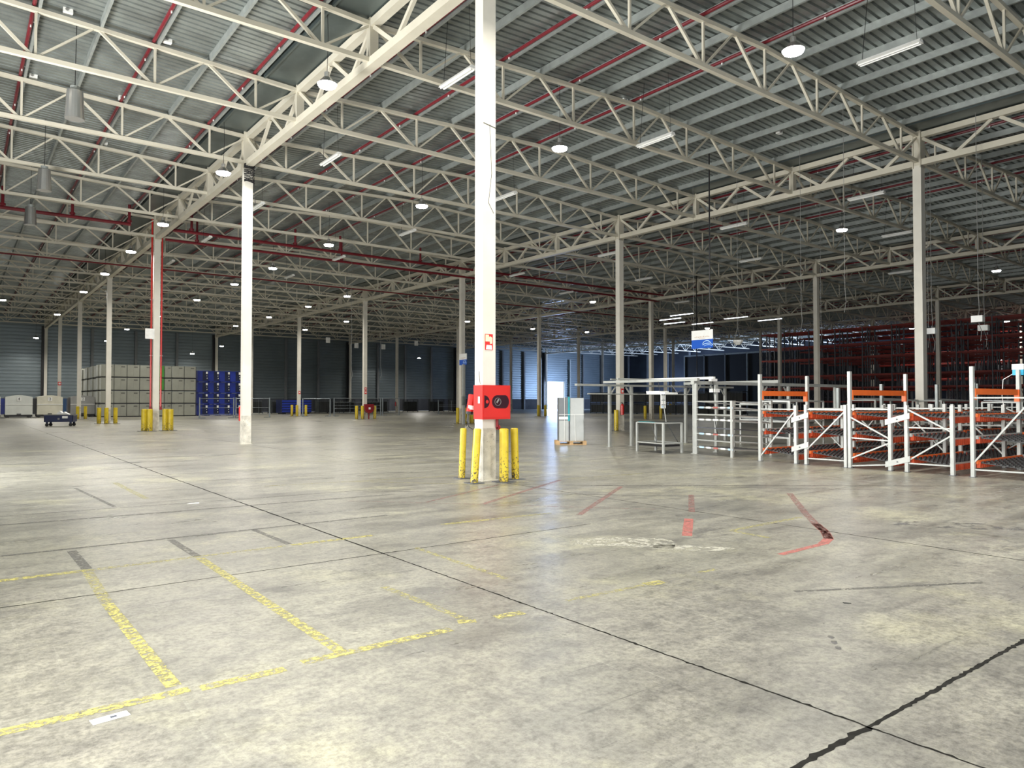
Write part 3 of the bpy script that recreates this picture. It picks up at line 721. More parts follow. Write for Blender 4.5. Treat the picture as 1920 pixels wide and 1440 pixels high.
for tier in range(4):
    for k in range(4):
        loc = (20.3 + 1.14 * k, 81.2, 1.2 * tier); lab = 'blue metal crate with white paper tags, %s tier, %s column of the blue stack' % (TIER[tier], ORD[k])
        if fb_: bp.location = loc; bp['label'] = lab; bp['group'] = 'stacked blue crates'; fb_ = False
        else: copytree(bp, loc, lab, group='stacked blue crates')

# ------------------------------------------------------------------ numbered hooded containers at far left
def hooded(x, y, w, m, num, lab, beside):
    t = thing('hooded_container', lab, 'container', (x, y, 0), 0, 'numbered hooded containers')
    d, h = 2.2, 1.95
    pts = [(0, .28), (w, .28), (w, h)] + [(w * (1 - k / 8), h + .18 * math.sin(PI * k / 8)) for k in range(1, 8)] + [(0, h)]
    put('hood', MB().prism(pts, 1, 0, d), t, mtl=m)
    put('middle_rail', MB().box(-.01, w + .01, -.03, 0, 1.22, 1.27), t, mtl='white_plastic')
    put('base_frame', MB().box(0, w, .1, d - .1, .08, .28).box(.1, .3, 0, .2, 0, .1).box(w - .3, w - .1, 0, .2, 0, .1).box(.1, .3, d - .3, d - .1, 0, .1).box(w - .3, w - .1, d - .3, d - .1, 0, .1), t, mtl='black')
    put('latch', MB().box(w * .42, w * .58, -.05, 0, .3, .38), t, mtl='black')
    pt = put('number_plate', MB().box(w * .5 - .17, w * .5 + .17, -.03, -.0, h - .36, h - .02), t, mtl='paper')
    if num:
        fc = bpy.data.curves.new('number', 'FONT'); fc.body = num; fc.size = .36; fc.align_x = 'CENTER'; fc.align_y = 'CENTER'; fc.extrude = .004
        fc.materials.append(MATS['black']); tmp = bpy.data.objects.new('number', fc); COL.objects.link(tmp); bpy.context.view_layer.update(); me = bpy.data.meshes.new_from_object(tmp); bpy.data.objects.remove(tmp); o = bpy.data.objects.new('number', me); COL.objects.link(o); o.parent = pt
        o.location = (w * .5, -.036, h - .19); o.rotation_euler = (PI / 2, 0, 0)
    if beside: put('side_wall', MB().box(w + .02, w + .34, .3, d, .35, 1.8), t, mtl=beside)
hooded(3.65, 82.5, 2.15, 'hood_white', '4', 'white hooded container numbered 4 at the far left', 'black')
hooded(6.15, 82.5, 2.1, 'hood_beige', '3', 'pale beige hooded container numbered 3 beside container 4', 'blue_panel')
hooded(8.95, 83.0, 2.1, 'hood_grey', '2', 'grey hooded container numbered 2 behind the pillar', None)
hooded(1.2, 82.5, 2.1, 'hood_white', '', 'hooded container with a blue side cut by the picture edge', 'blue_crate')

# ------------------------------------------------------------------ low dark blue cart
ct = thing('platform_cart', 'low dark blue wheeled cart standing on the open floor', 'cart', (4.35, 53.4, 0), -.35)
put('tray', MB().box(0, 1.6, 0, .9, .28, .34).box(0, 1.6, 0, .05, .34, .72).box(0, 1.6, .85, .9, .34, .72).box(0, .05, 0, .9, .34, .6).box(1.55, 1.6, 0, .9, .34, .72), ct, mtl='navy')
put('rim_rail', MB().box(-.02, 1.62, -.03, .0, .70, .75).box(1.6, 1.63, 0, .9, .68, .73), ct, mtl='cable_grey')
put('label_plate', MB().box(1.0, 1.3, -.02, 0, .5, .64), ct, mtl='paper'); put('label_plate', MB().box(.75, .85, -.02, 0, .42, .52), ct, mtl='cable_grey')
for x, y in ((.12, .05), (1.42, .05), (.12, .82), (1.42, .82)):
    w = put('caster', MB().box(x - .03, x + .09, y - .02, y + .06, .18, .28), ct, mtl='navy'); put('wheel', MB().tube((x + .03, y - .02, .1), (x + .03, y + .05, .1), .1, 14), w, mtl='rubber')
rg = put('cloth_heap', MB().prism([(.5, .34), (1.4, .34), (1.3, .74), (1.05, .9), (.95, .82), (.8, .96), (.65, .82)], 1, .2, .6), None, (4.35, 53.4, 0), (0, 0, -.35), mtl='paper')
tag(rg, 'crumpled grey-white cloth lying in the low blue cart', 'cloth')

# ------------------------------------------------------------------ barrier fences in front of the back wall
def barrier(x0, y0, x1, y1, h, lab, rails=(1.8, .95, .35), bars=0):
    L = math.hypot(x1 - x0, y1 - y0); rz = math.atan2(y1 - y0, x1 - x0)
    t = thing('barrier_fence', lab, 'barrier', (x0, y0, 0), rz, 'grey barrier fences before the back wall')
    for u in (.05, L - .05): put('post', MB().tube((u, 0, .05), (u, 0, h), .06, 8), t, mtl='fence_metal'); put('foot', MB().box(max(0, u - .5), min(L, u + .5), -.1, .1, 0, .06), t, mtl='fence_metal')
    for z in rails: put('rail', MB().tube((0, 0, z), (L, 0, z), .03 if z > 1.5 else .018, 6), t, mtl='fence_metal')
    for k in range(1, bars): put('bar', MB().tube((L * k / bars, 0, .35), (L * k / bars, 0, h - .05), .015, 5), t, mtl='fence_metal')
barrier(17.4, 69, 20.5, 69, 1.9, 'grey barrier fence in front of the blue crates')
barrier(20.6, 69, 23.9, 69.2, 1.9, 'grey barrier fence behind the bright white pillar', bars=3)
barrier(27.6, 70.5, 30.6, 70.5, 1.8, 'grey barrier fence between the two bollard groups', bars=0, rails=(1.8,))
barrier(30.8, 70.2, 36.4, 70.6, 1.9, 'long grey barrier fence with many rails behind the round hose box', rails=(1.85, 1.45, 1.1, .8, .35), bars=3)
barrier(36.7, 70.9, 38.8, 70.9, 1.9, 'short grey barrier panel right of the long barrier fence', rails=(1.85, .3), bars=2)
barrier(46, 74.5, 52, 75, 1.7, 'thin low barrier frame near the back wall left of the hose pillar', rails=(1.1, .9), bars=3)

# ------------------------------------------------------------------ dark stillages along the back wall and far right
def stillage(w, d, h, body, bar_m, nb=10, solid=True):
    t = thing('steel_stillage', 'x', 'stillage')
    f = MB()
    for x in (0, w - .06):
        for y in (0, d - .06): f.box(x, x + .06, y, y + .06, 0, h)
    f.box(0, w, 0, .06, h - .08, h).box(0, w, 0, .06, .12, .2).box(0, .06, 0, d, h - .08, h).box(0, .06, 0, d, .12, .2).box(w - .06, w, 0, d, h - .08, h).box(w - .06, w, 0, d, .12, .2)
    put('frame', f, t, mtl=body)
    bm = MB()
    for k in range(1, nb): bm.box(w * k / nb - .012, w * k / nb + .012, .02, .04, .2, h - .08)
    for k in range(1, nb): bm.box(.02, .04, d * k / nb - .012, d * k / nb + .012, .2, h - .08)
    put('bars', bm, t, mtl=bar_m)
    if solid: put('load', MB().box(.12, w - .12, .12, d - .12, .2, h * .85), t, mtl='black')
    index_kids(t); return t
sp = stillage(1.7, 1.4, 1.75, 'stillage_dark', 'stillage_mesh'); firsts = True
for k, x in enumerate([26.0, 28.2, 30.2, 32.2, 34.2, 36.2, 38.4, 40.4, 42.6, 44.8, 50, 53, 57, 61, 78]):
    loc = (x, 88 + 1.2 * math.sin(k * 2.1), 0); lab = 'dark steel stillage in the low row before the back wall, %s from the blue crates' % ORD[k]
    if firsts: sp.location = loc; sp['label'] = lab; sp['group'] = 'dark stillages before the back wall'; firsts = False
    else: copytree(sp, loc, lab, group='dark stillages before the back wall')
bb = thing('blue_container', 'low blue slatted container between dark stillages before the back wall', 'container', (30.6, 84.5, 0))
put('body', MB().box(0, 3.6, 0, 2, .15, 1.7), bb, mtl='navy')
for k in range(5): put('slat', MB().box(0, 3.6, -.04, 0, .25 + .3 * k, .45 + .3 * k), bb, mtl='blue_crate')
put('foot', MB().box(.2, .5, .1, 1.9, 0, .15).box(3.1, 3.4, .1, 1.9, 0, .15), bb, mtl='black')
st2 = stillage(1.9, 1.5, 1.3, 'stillage_dark', 'stillage_mesh', 12); firsts = True
for tier in range(2):
    for k in range(10):
        u = k / 9; loc = (63.5 + 3.2 * u, 66.5 - 18.0 * u, tier * 1.32); lab = 'dark barred stillage, %s tier, %s from the left behind the white gantry' % (TIER[tier], ORD[k])
        if firsts: st2.location = loc; st2.rotation_euler = (0, 0, -1.35); st2['label'] = lab; st2['group'] = 'dark barred stillages behind the gantry'; firsts = False
        else: copytree(st2, loc, lab, -1.35, 'dark barred stillages behind the gantry')
# dark mezzanine screen at the far right
ms = thing('dark_screen_wall', 'tall near-black curtain screen in a pale steel frame before the right wall', 'screen', (101, 44, 0))
for k in range(9): put('curtain_panel', MB().box(0, .15, 4.2 * k + .05, 4.2 * k + 4.15, 0, 9.2), ms, mtl='black')
for k in range(10): put('frame_post', MB().box(-.25, -.02, 4.2 * k - .1, 4.2 * k + .1, 0, 9.4), ms, mtl='galvanised_light' if k in (9, 6) else 'wind_post')
put('frame_rail', MB().box(-.25, -.02, 0, 37.8, 9.25, 9.45), ms, mtl='galvanised_light')

# ------------------------------------------------------------------ tall red pallet racks at the far right
def rack_frame(h):
    mb = MB()
    for x in (0, 1.0): mb.box(x - .05, x + .05, -.05, .05, 0, h)
    z = .4; s = 0
    while z < h - 1:
        mb.bar((0, 0, z), (1.0, 0, z), .035, .035); mb.bar((0 if s else 1.0, 0, z), (1.0 if s else 0, 0, z + 1), .03, .03); z += 1.0; s ^= 1
    return mb
rf = rack_frame(8.9).mesh('upright_frame', 'rack_dark')
BAY = 2.8
bm1 = MB().box(-.09, -.05, .06, BAY - .06, -.08, .08).mesh('beam', 'rack_red')
LV = [1.5, 2.9, 4.15, 5.9, 7.2, 8.75]
def pallet_rack(x, y0, nb, lab, detail):
    t = thing('pallet_rack', lab, 'rack', (x, y0, 0), 0, 'tall red pallet racks')
    if detail:
        for k in range(nb + 1): put('upright_frame', rf, t, (0, BAY * k, 0))
        for k in range(nb):
            for z in LV:
                put('beam', bm1, t, (0, BAY * k, z)); put('beam', bm1, t, (1.14, BAY * k, z))
    else:
        mb = MB()
        for k in range(nb + 1):
            for xx in (0, 1.0): mb.box(xx - .05, xx + .05, BAY * k - .05, BAY * k + .05, 0, 8.9)
            for z in range(1, 9): mb.bar((0, BAY * k, z), (1.0, BAY * k, z - .9 if z % 2 else z), .035, .035)
        put('upright_frames', mb, t, mtl='rack_dark')
        for z in LV: put('beam_line', MB().box(-.09, -.05, 0, BAY * nb, z - .08, z + .08).box(1.05, 1.09, 0, BAY * nb, z - .08, z + .08), t, mtl='rack_red')
    return t
pallet_rack(70.3, 15.6, 11, 'tall red and black pallet rack, front row of the racking at the right', True)
for n_, x in enumerate((71.8, 76.5, 78.0, 82.7, 84.2, 90.0, 91.5, 96.5)):
    pallet_rack(x, 12.8, 12 - (n_ % 2), 'tall red pallet rack in the dark, %s row behind the front rack' % ORD[n_], False)

# ------------------------------------------------------------------ orange flow racks in the right foreground
def comb(t, x0, x1, y, z, side, teeth=True, m='orange_red'):
    b = put('track_beam', MB().box(x0, x1, y - .02, y + .02, z - .045, z + .03), t, mtl='rack_white' if side < 0 else 'orange')
    if teeth:
        mb = MB(); n = int((x1 - x0) / .105)
        for k in range(n):
            u = x0 + .06 + k * .105; mb.hexa([(u, y-.035, z-.13), (u+.07, y-.035, z-.13), (u+.07, y+.03, z-.13), (u, y+.03, z-.13), (u+.01, y-.035, z+.0), (u+.08, y-.035, z+.0), (u+.08, y+.03, z+.0), (u+.01, y+.03, z+.0)])
        o = put('lane_hooks', mb, b, mtl=m); o['kind'] = 'stuff'
def rollers(t, x0, x1, y0, y1, z0, z1):
    mb = MB(); n = int((x1 - x0) / .24)
    for k in range(n):
        x = x0 + .1 + .24 * k; mb.bar((x, y0, z0), (x, y1, z1), .022, .022)
        for q in range(9):
            u = (q + .5) / 9; y = y0 + (y1 - y0) * u; z = z0 + (z1 - z0) * u; mb.box(x - .03, x + .03, y - .02, y + .02, z, z + .035)
    o = put('roller_bed', mb, t, mtl='roller_black'); o['kind'] = 'stuff'
def frame(t, x, ya, yb, ha, hb, diag, rails):
    # an upright frame in the plane X = x between y = ya (far) and yb (near)
    for y, h in ((ya, ha), (yb, hb)):
        u = put('upright', MB().box(x - .045, x + .045, y - .035, y + .035, 0, h), t, mtl='rack_white')
        put('base_plate', MB().box(x - .07, x + .07, y - .06, y + .06, 0, .01), u, mtl='rack_dark')
    for (z0, z1) in rails: put('rail', MB().bar((x, ya, z0), (x, yb, z1), .03, .03), t, mtl='rack_white')
    for (p, q) in diag: put('brace', MB().bar((x - .01, ya + (yb - ya) * p[0], p[1]), (x - .01, ya + (yb - ya) * q[0], q[1]), .032, .032), t, mtl='rack_white')
ROWS = [
 ('first', 11.23, 10.20, 2.30, 1.48, 2.30, 3, [((0, .12), (1, 1.36))], [(1.38, 1.38)], 'leftmost orange and white flow rack, tall posts at its far side'),
 ('second', 9.92, 8.90, 1.48, 1.50, 2.35, 3, [((0, .36), (1, 1.36))], [(1.38, 1.38), (.16, .16)], 'low flow rack joined to the leftmost one by tilted plates'),
 ('third', 8.80, 7.86, 2.30, 1.52, 2.90, 3, [((0, 1.22), (1, .72)), ((1, .64), (0, .22))], [(1.40, 1.40), (.72, .68), (.05, .14)], 'middle flow rack with tall posts and a wide orange top beam'),
 ('fourth', 7.50, 6.56, 1.50, 1.50, 2.90, 3, [((0, 1.42), (1, .92)), ((1, .86), (0, .24))], [(1.0, 1.0), (.20, .20)], 'low flow rack with two crossing braces right of the middle one'),
 ('fifth', 6.17, 5.00, 2.32, 2.32, 2.65, 3, [((0, .28), (1, 1.75))], [(1.66, 1.66), (.16, .16)], 'rightmost flow rack with the tallest posts at the picture edge'),
]
FX = 16.93
for (nm, ya, yb, ha, hb, bl, nb, diag, rails, lab) in ROWS:
    t = thing('flow_rack', lab, 'rack', (0, 0, 0), 0, 'carton flow racks')
    for k in range(nb + 1):
        tall = ha > 2 and k < 2
        frame(t, FX + bl * k, ya, yb, ha if tall else 1.5, hb if (k == 0 or hb < 2) else (hb if k < 2 else 1.5), diag if k % 2 == 0 else [((1, .3), (0, 1.3))], rails)
    if ha > 2:
        put('top_beam', MB().box(FX + .05, FX + bl - .05, ya - .03, ya + .03, 1.73, 1.86), t, mtl='orange')
        put('beam_hook', MB().box(FX + bl - .12, FX + bl - .05, ya - .05, ya + .05, 1.58, 1.86).box(FX + .05, FX + .1, ya - .05, ya + .05, 1.62, 1.86), t, mtl='orange')
    for k in range(nb):
        xa, xb = FX + bl * k + .05, FX + bl * (k + 1) - .05
        for lv, (za, zb) in enumerate(((1.30, 1.24), (.84, .76), (.32, .22))):
            comb(t, xa, xb, ya - .06, za if lv else za, -1 if (lv + k) % 2 else 1)
            comb(t, xa, xb, yb + .06, zb, -1)
            rollers(t, xa, xb, ya - .08, yb + .08, za - .02, zb - .02)
def spacer(ya, yb, z0, z1, lab):
    t = thing('spacer_plate', lab, 'bracket', (FX - .06, ya, 0))
    put('plate', MB().hexa([(-.01, .05, z0 - .06), (.01, .05, z0 - .06), (.01, yb - ya - .05, z1 - .06), (-.01, yb - ya - .05, z1 - .06), (-.01, .05, z0 + .07), (.01, .05, z0 + .07), (.01, yb - ya - .05, z1 + .07), (-.01, yb - ya - .05, z1 + .07)]), t, mtl='rack_white')
    put('bolt', MB().tube((-.03, (yb - ya) / 2, (z0 + z1) / 2), (0, (yb - ya) / 2, (z0 + z1) / 2), .015, 6), t, mtl='rack_dark')
spacer(10.24, 9.88, 1.10, 1.24, 'upper tilted white plate joining the two leftmost flow racks')
spacer(10.24, 9.88, .36, .50, 'lower tilted white plate joining the two leftmost flow racks')
spacer(7.90, 7.46, 1.10, 1.26, 'upper tilted white plate right of the middle flow rack')
spacer(7.90, 7.46, .14, .30, 'lower tilted white plate right of the middle flow rack')
bl_ = thing('signal_box', 'white and blue lamp box on a post above the rightmost flow rack', 'lamp', (19.75, 6.2, 0))
put('post', MB().box(-.03, .03, -.03, .03, 0, 2.2), bl_, mtl='rack_white')
put('white_cap', MB().box(-.1, .1, -.12, .12, 2.33, 2.46), bl_, mtl='white_plastic'); put('blue_band', MB().box(-.09, .09, -.11, .11, 2.2, 2.33), bl_, mtl='sky_blue_cap')
put('cable', MB().path([(0, .1, 2.25), (-.1, .3, 2.1), (-.12, .32, 1.7), (-.05, .3, 1.4)], .008, 5), bl_, mtl='white_plastic')
# second file of plain posts and racks behind the flow racks
for n_, (x, y, h) in enumerate(((21.9, 11.75, 2.0), (24.4, 11.6, 2.15), (26.4, 10.7, 2.15), (26.8, 9.7, 2.2), (28.4, 10.2, 2.2))):
    t = thing('loose_upright', 'grey perforated upright standing behind the flow racks, %s from the left' % ORD[n_], 'post', (x, y, 0), 0, 'grey uprights behind the flow racks')
    put('post', MB().box(-.05, .05, -.04, .04, .01, h), t, mtl='galvanised_light'); put('base_plate', MB().box(-.08, .08, -.07, .07, 0, .012), t, mtl='rack_dark')
def table_frame(x, y, w, d, h, lab, rz=0, shelf=(), incl=0):
    t = thing('frame_table', lab, 'workbench', (x, y, 0), rz, 'aluminium frame benches')
    for a in (0, w):
        for b in (0, d): put('leg', MB().box(a - .025, a + .025, b - .025, b + .025, 0, h), t, mtl='rack_white')
    for z in (h,) + tuple(shelf):
        put('rail', MB().box(0, w, -.02, .02, z - .025, z + .02).box(0, w, d - .02, d + .02, z - .025, z + .02).box(-.02, .02, 0, d, z - .025, z + .02).box(w - .02, w + .02, 0, d, z - .025, z + .02), t, mtl='rack_white')
        put('shelf_board', MB().hexa([(.03, .03, z - .01), (w - .03, .03, z - .01), (w - .03, d - .03, z - .01 + incl), (.03, d - .03, z - .01 + incl), (.03, .03, z + .015), (w - .03, .03, z + .015), (w - .03, d - .03, z + .015 + incl), (.03, d - .03, z + .015 + incl)]), t, mtl='cabinet_dark')
    return t
for n_, (x, y, w, d, h, s, lab) in enumerate((
   (24.8, 12.0, 2.6, 1.0, 1.62, (.7, .25), 'white frame bench behind the leftmost flow rack'),
   (28.0, 11.2, 2.4, 1.0, 1.60, (.8,), 'white frame bench farther behind the leftmost flow rack'),
   (26.3, 8.2, 2.6, 1.1, 1.55, (.75, .3), 'white frame bench behind the middle flow rack'),
   (29.5, 7.0, 2.8, 1.1, 1.5, (.8,), 'pale frame bench behind the fourth flow rack'),
   (20.4, 12.5, 2.4, .9, 1.58, (.95, .45), 'white frame bench between the gantry and the leftmost flow rack'),
   (23.3, 15.2, 2.4, 1.0, 1.5, (.9,), 'low frame bench under the far end of the gantry'))):
    table_frame(x, y, w, d, h, lab, .05 * n_ - .1, s, .06)

# ------------------------------------------------------------------ seven-level roller shelf between bench and flow racks
t = thing('roller_shelf', 'white roller shelf with many sloping levels beside the leftmost flow rack', 'rack', (0, 0, 0))
A = (17.72, 13.94); B = (17.36, 12.42)
dx_, dy_ = B[0] - A[0], B[1] - A[1]
for (x, y, h) in ((A[0], A[1], 2.12), (B[0], B[1], 1.6), (A[0] + 1.6, A[1] - .2, 1.6), (B[0] + 1.6, B[1] - .2, 1.6)):
    put('post', MB().box(x - .035, x + .035, y - .035, y + .035, 0, h), t, mtl='rack_white')
for n_, z in enumerate((1.58, 1.40, 1.19, 1.04, .80, .62, .43, .22)):
    m_ = 'rack_white' if n_ != 4 else 'rack_dark'
    r_ = put('rail', MB().bar((A[0], A[1], z), (B[0], B[1], z), .03, .035), t, mtl=m_)
    put('back_rail', MB().bar((A[0] + 1.6, A[1] - .2, z - .1), (B[0] + 1.6, B[1] - .2, z - .1), .03, .03), t, mtl=m_)
    put('side_rail', MB().bar((A[0], A[1], z), (A[0] + 1.6, A[1] - .2, z - .1), .025, .03).bar((B[0], B[1], z), (B[0] + 1.6, B[1] - .2, z - .1), .025, .03), t, mtl=m_)
    if n_ in (1, 3, 5, 7):
        bt = MB()
        for k in range(7):
            u = (k + .5) / 7; bt.bar((A[0] + dx_ * u, A[1] + dy_ * u, z + .02), (A[0] + dx_ * u + 1.6, A[1] + dy_ * u - .2, z - .08), .03, .03)
        put('track', bt, t, mtl='cabinet_dark')
        for k in range(5):
            u = (k + .5) / 5; put('lane_tag', MB().bar((A[0] + dx_ * u - .02, A[1] + dy_ * u, z - .0), (A[0] + dx_ * (u + .13) - .02, A[1] + dy_ * (u + .13), z), .004, .05), r_, mtl=('sign_wave', 'paper', 'line_red', 'paper', 'sign_wave')[k] if n_ != 3 else 'paper')

# ------------------------------------------------------------------ aluminium gantry
t = thing('crane_gantry', 'white aluminium gantry of posts and long runway beams behind the bench', 'gantry', (0, 0, 0))
def gpost(x, y, h, brace=(1,)):
    p = put('post', MB().box(x - .045, x + .045, y - .045, y + .045, 0, h).box(x - .08, x + .08, y - .08, y + .08, 0, .015), t, mtl='rack_white')
    for s in brace: put('knee_brace', MB().bar((x, y, h - .32), (x + .28 * s, y, h - .03), .04, .04), p, mtl='rack_white')
for x, br in ((17.98, (1,)), (19.07, (-1,)), (22.05, (1,)), (24.5, (-1,))): gpost(x, 17.85, 2.1, br)
for x, br in ((17.80, (1,)), (18.86, (-1,)), (21.33, (1,)), (22.9, (-1,)), (26, (1,))): gpost(x, 14.07, 2.1, br)
put('long_beam', MB().box(16.4, 25.0, 17.79, 17.91, 2.10, 2.17), t, mtl='rack_white')
put('long_beam', MB().box(17.7, 27.0, 14.01, 14.13, 2.10, 2.20), t, mtl='rack_white')
put('tie_beam', MB().box(17.72, 17.84, 13.9, 17.9, 2.2, 2.28), t, mtl='rack_white')
put('tie_beam', MB().box(22.0, 22.12, 13.9, 17.9, 2.2, 2.3), t, mtl='rack_white')
put('crane_bridge', MB().box(16.9, 20.3, 16.4, 16.46, 2.28, 2.33).box(16.9, 20.3, 16.7, 16.75, 2.28, 2.32), t, mtl='rack_white')
put('crane_bridge', MB().box(18.9, 19.0, 14.2, 17.6, 2.28, 2.36), t, mtl='white_plastic')
put('thin_rail', MB().tube((16.7, 17.6, 1.83), (22.4, 17.6, 1.83), .02, 6), t, mtl='rack_white')
put('control_box', MB().box(18.5, 18.75, 13.85, 14.05, 1.86, 1.97).box(18.4, 18.7, 13.9, 14.0, 2.2, 2.28), t, mtl='white_plastic')
put('cable', MB().path([(18.6, 14, 2.2), (18.5, 13.9, 2.0), (18.55, 13.9, 1.1), (18.6, 13.85, .6), (18.7, 13.85, .55)], .012, 5).path([(17.6, 14.8, 2.1), (17.65, 14.6, 1.85), (17.8, 14.2, 2.1)], .012, 5), t, mtl='black')
lt = thing('bench_lamp', 'white flat lamp fixture hanging over the small bench', 'lamp', (17.55, 15.3, 0))
put('lamp_housing', MB().box(-.3, .3, -.55, .2, 1.80, 1.86).box(-.15, .3, -.2, .35, 1.86, 1.90), lt, mtl='white_plastic')
put('cable', MB().path([(0, -.1, 1.86), (.02, 0, 2.2)], .01, 5), lt, mtl='black')

# workbench
t = thing('frame_table', 'small white frame bench with a dark top standing before the gantry', 'workbench', (0, 0, 0), 0, 'aluminium frame benches')
C_ = [(17.16, 15.82), (16.92, 14.54), (17.72, 14.50), (17.96, 15.75)]
for (x, y) in C_: put('leg', MB().box(x - .03, x + .03, y - .03, y + .03, 0, .92), t, mtl='rack_white')
for z in (.92, .30):
    rb = MB()
    for k in range(4): rb.bar((*C_[k], z), (*C_[(k + 1) % 4], z), .035, .035)
    put('rail', rb, t, mtl='rack_white')
put('bench_top', MB().prism(C_, 2, .925, .945), t, mtl='desk_top'); put('lower_tray', MB().prism([(x * .92 + 17.4 * .08, y * .92 + 15.15 * .08) for x, y in C_], 2, .20, .26), t, mtl='black')
put('teal_tape', MB().bar((17.13, 15.7, .945), (16.99, 14.95, .945), .05, .01), t, mtl='teal')
put('black_strut', MB().bar((17.35, 15.4, .9), (17.45, 15.25, .25), .015, .015).bar((17.5, 14.9, .9), (17.8, 14.7, .3), .02, .02), t, mtl='black')
t = thing('instruction_board', 'narrow white instruction board on a slanted stick over the bench', 'sign', (17.32, 14.9, .945))
put('stick', MB().bar((.08, -.06, 0), (0, 0, .75), .02, .02), t, mtl='rack_white')
bd = put('board', MB().box(-.10, .12, -.012, 0, .42, .95), t, mtl='paper')
put('print', MB().box(-.07, -.02, -.015, -.012, .82, .9).box(.02, .07, -.015, -.012, .82, .9).box(-.08, .1, -.015, -.012, .66, .68).box(-.08, .1, -.015, -.012, .52, .54), bd, mtl='ink')
put('blue_print', MB().box(-.06, .05, -.015, -.012, .45, .49), bd, mtl='sign_wave')

# ------------------------------------------------------------------ hanging blue and white signs
def hang_sign(x, y, z, w, h, lab, top, rz=0):
    t = thing('hanging_sign', lab, 'sign', (x, y, z), rz, 'blue and white hanging signs')
    put('white_panel', MB().box(-.01, .01, 0, w, h * .48, h), t, mtl='white_plastic'); b = put('blue_panel', MB().box(-.01, .01, 0, w, 0, h * .48), t, mtl='sign_blue')
    mb = MB()
    def arcs(r0, r1, cx, cz, a0, a1, th):
        n = 12
        for k in range(n):
            a, c = a0 + (a1 - a0) * k / n, a0 + (a1 - a0) * (k + 1) / n
            mb.bar((-.014, cx - r0 * math.cos(a), cz + r1 * math.sin(a)), (-.014, cx - r0 * math.cos(c), cz + r1 * math.sin(c)), .006, th, (0, 0, 1))
    arcs(w * .2, h * .24, w * .28, h * .16, .2, 2.9, .03); arcs(w * .24, h * .14, w * .24, h * .12, .1, 2.8, .03); arcs(w * .17, h * .07, w * .22, h * .1, .0, 3.1, .02)
    put('wave_emblem', mb, b, mtl='sign_wave')
    mk = MB()
    for k in range(9): mk.box(-.014, -.01, w * (.16 + .08 * k), w * (.16 + .08 * k + .05), h * .60, h * (.65 + .02 * (k % 2)))
    mk.box(-.014, -.01, w * .35, w * .65, h * .535, h * .56)
    put('faded_lettering', mk, t, mtl='faint_print')
    put('cord', MB().tube((0, w * .1, h), (0, w * .1, top - z), .006, 5).tube((0, w * .9, h), (0, w * .9, top - z), .006, 5), t, mtl='cable_grey')
hang_sign(24.55, 18.45, 3.78, 1.08, .75, 'blue and white hanging sign with a wave emblem above the gantry', roofz(24.55) + .02)
hang_sign(27.6, 41.0, 4.05, .9, .78, 'small blue and white wave sign by the far pillar left of the hose pillar', 6.0)
t = thing('sign_post', 'slim white post below the far small wave sign', 'post', (27.55, 41.3, 0)); put('post', MB().box(-.08, .08, -.08, .08, 0, 4.1), t, mtl='rack_white'); put('bracket', MB().box(-.1, .1, -.1, .1, 1.3, 1.9), t, mtl='galvanised')
sc_ = thing('hanging_bowl', 'white bowl-shaped fixture hanging on a tripod cord beside the big wave sign', 'lamp', (26.6, 18.7, 4.0))
put('bowl', MB().tube((0, 0, 0), (0, 0, .12), .10, 14, .2).tube((0, 0, .12), (0, 0, .2), .2, 14, .22), sc_, mtl='white_plastic')
put('cord', MB().tube((-.2, 0, .2), (0, 0, .8), .008, 4).tube((.2, 0, .2), (0, 0, .8), .008, 4).tube((0, .2, .2), (0, 0, .8), .008, 4).tube((0, 0, .8), (0, 0, roofz(26.6) + .02 - 4.0), .008, 4), sc_, mtl='cable_grey')

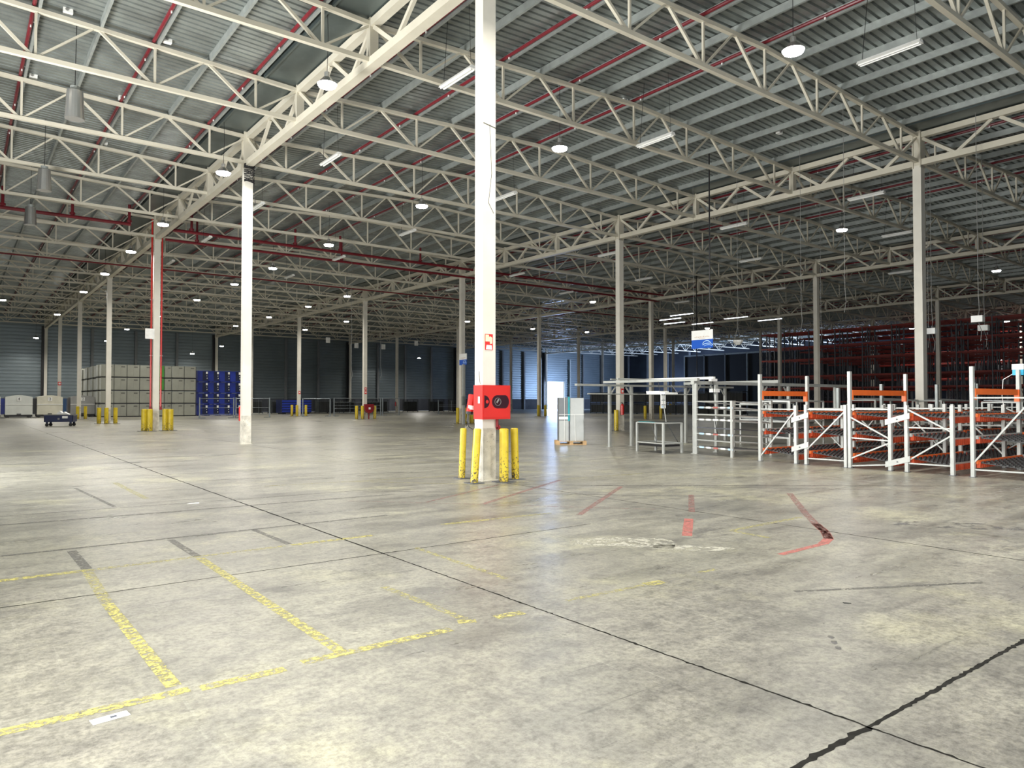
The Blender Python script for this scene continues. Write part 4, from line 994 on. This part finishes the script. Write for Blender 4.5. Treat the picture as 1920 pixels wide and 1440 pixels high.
# ------------------------------------------------------------------ hanging cables with junction boxes
def hang(x, y, zb, lab, m='cable_grey', box=True, r=.01, bend=.25):
    t = thing('hanging_cable', lab, 'cable', (x, y, 0), 0, 'cables hanging from the roof')
    put('cable', MB().path([(0, 0, roofz(x) + .02), (0, 0, zb + .9), (bend * .3, 0, zb + .4), (-bend * .2, 0, zb)], r, 5), t, mtl=m)
    if box: put('junction_box', MB().box(-.1, .1, -.15, .2, zb - .05, zb + .17), t, mtl='white_plastic'); put('tail', MB().path([(0, 0, zb - .05), (bend, 0, zb - .35), (bend * .6, 0, zb - .7)], .01, 5), t, mtl=m)
for a in ((27.8, 9.9, 4.35, 'grey cable with white box right of the big front pillar'), (29.5, 12.1, 4.2, 'grey cable with white box left of the big front pillar'), (32.0, 11.2, 4.4, 'grey cable with a small box seen beside the big front pillar')): hang(*a)
for n_, (x, y, zb) in enumerate(((24.0, 12.6, 4.6), (33, 9.4, 3.3), (35, 14.5, 4.0), (26, 15.4, 4.3), (31, 17.4, 4.2), (12.5, 17.8, 1.0), (22.6, 43.9, 3.0), (19.5, 41.8, 2.8))):
    hang(x, y, zb, 'thin hanging cable without a box, %s of the bare ones' % ORD[n_], 'cable_grey' if n_ not in (5,) else 'black', False, .008)
t = thing('cable_bundle', 'thick black cable bundle dropping from the trusses beside the big wave sign', 'cable', (24.3, 18.4, 0)); put('bundle', MB().path([(0, 0, roofz(24.3) + .02), (.02, .02, 6), (0, 0, 4.9)], .03, 6), t, mtl='black')
t = thing('cable_bundle', 'thick black cable dropping behind the third pillar of the third row', 'cable', (46.5, 36.5, 0)); put('bundle', MB().path([(0, 0, roofz(46.5) + .02), (.02, .02, 6), (0, 0, 1.5)], .04, 6), t, mtl='black')
# little notes strung before the back wall
for n_, (x, z) in enumerate(((33.5, 8.2), (37.0, 7.75), (40.5, 7.75), (45.0, 8.4))):
    t = thing('hanging_notice', 'small white notice strung before the back wall, %s of four from the left' % ORD[n_], 'sign', (x, 78, z)); put('sheet', MB().box(-.25, .25, -.01, .01, 0, .6), t, mtl='paper'); put('cord', MB().tube((0, 0, .6), (0, 0, roofz(x) + .02 - z), .01, 4), t, mtl='cable_grey')
# cameras / detectors on the trusses of the left bay
for n_, (x, y) in enumerate(((1.9, 19.2), (4.3, 17.05), (2.2, 22.1), (4.6, 22.0), (4.3, 27.2), (4.5, 32.3), (1.8, 27.3), (18.3, 17.4), (24.6, 15.4))):
    t = thing('detector_box', 'small white detector box on the roof steel, %s of them' % ORD[n_], 'detector', (x, y, roofz(x) - .13), 0, 'white detector boxes'); put('case', MB().box(-.11, .11, -.08, .08, 0, .14), t, mtl='white_plastic'); put('lens', MB().tube((-.03, -.08, .07), (-.03, -.11, .07), .04, 8), t, mtl='cable_grey')
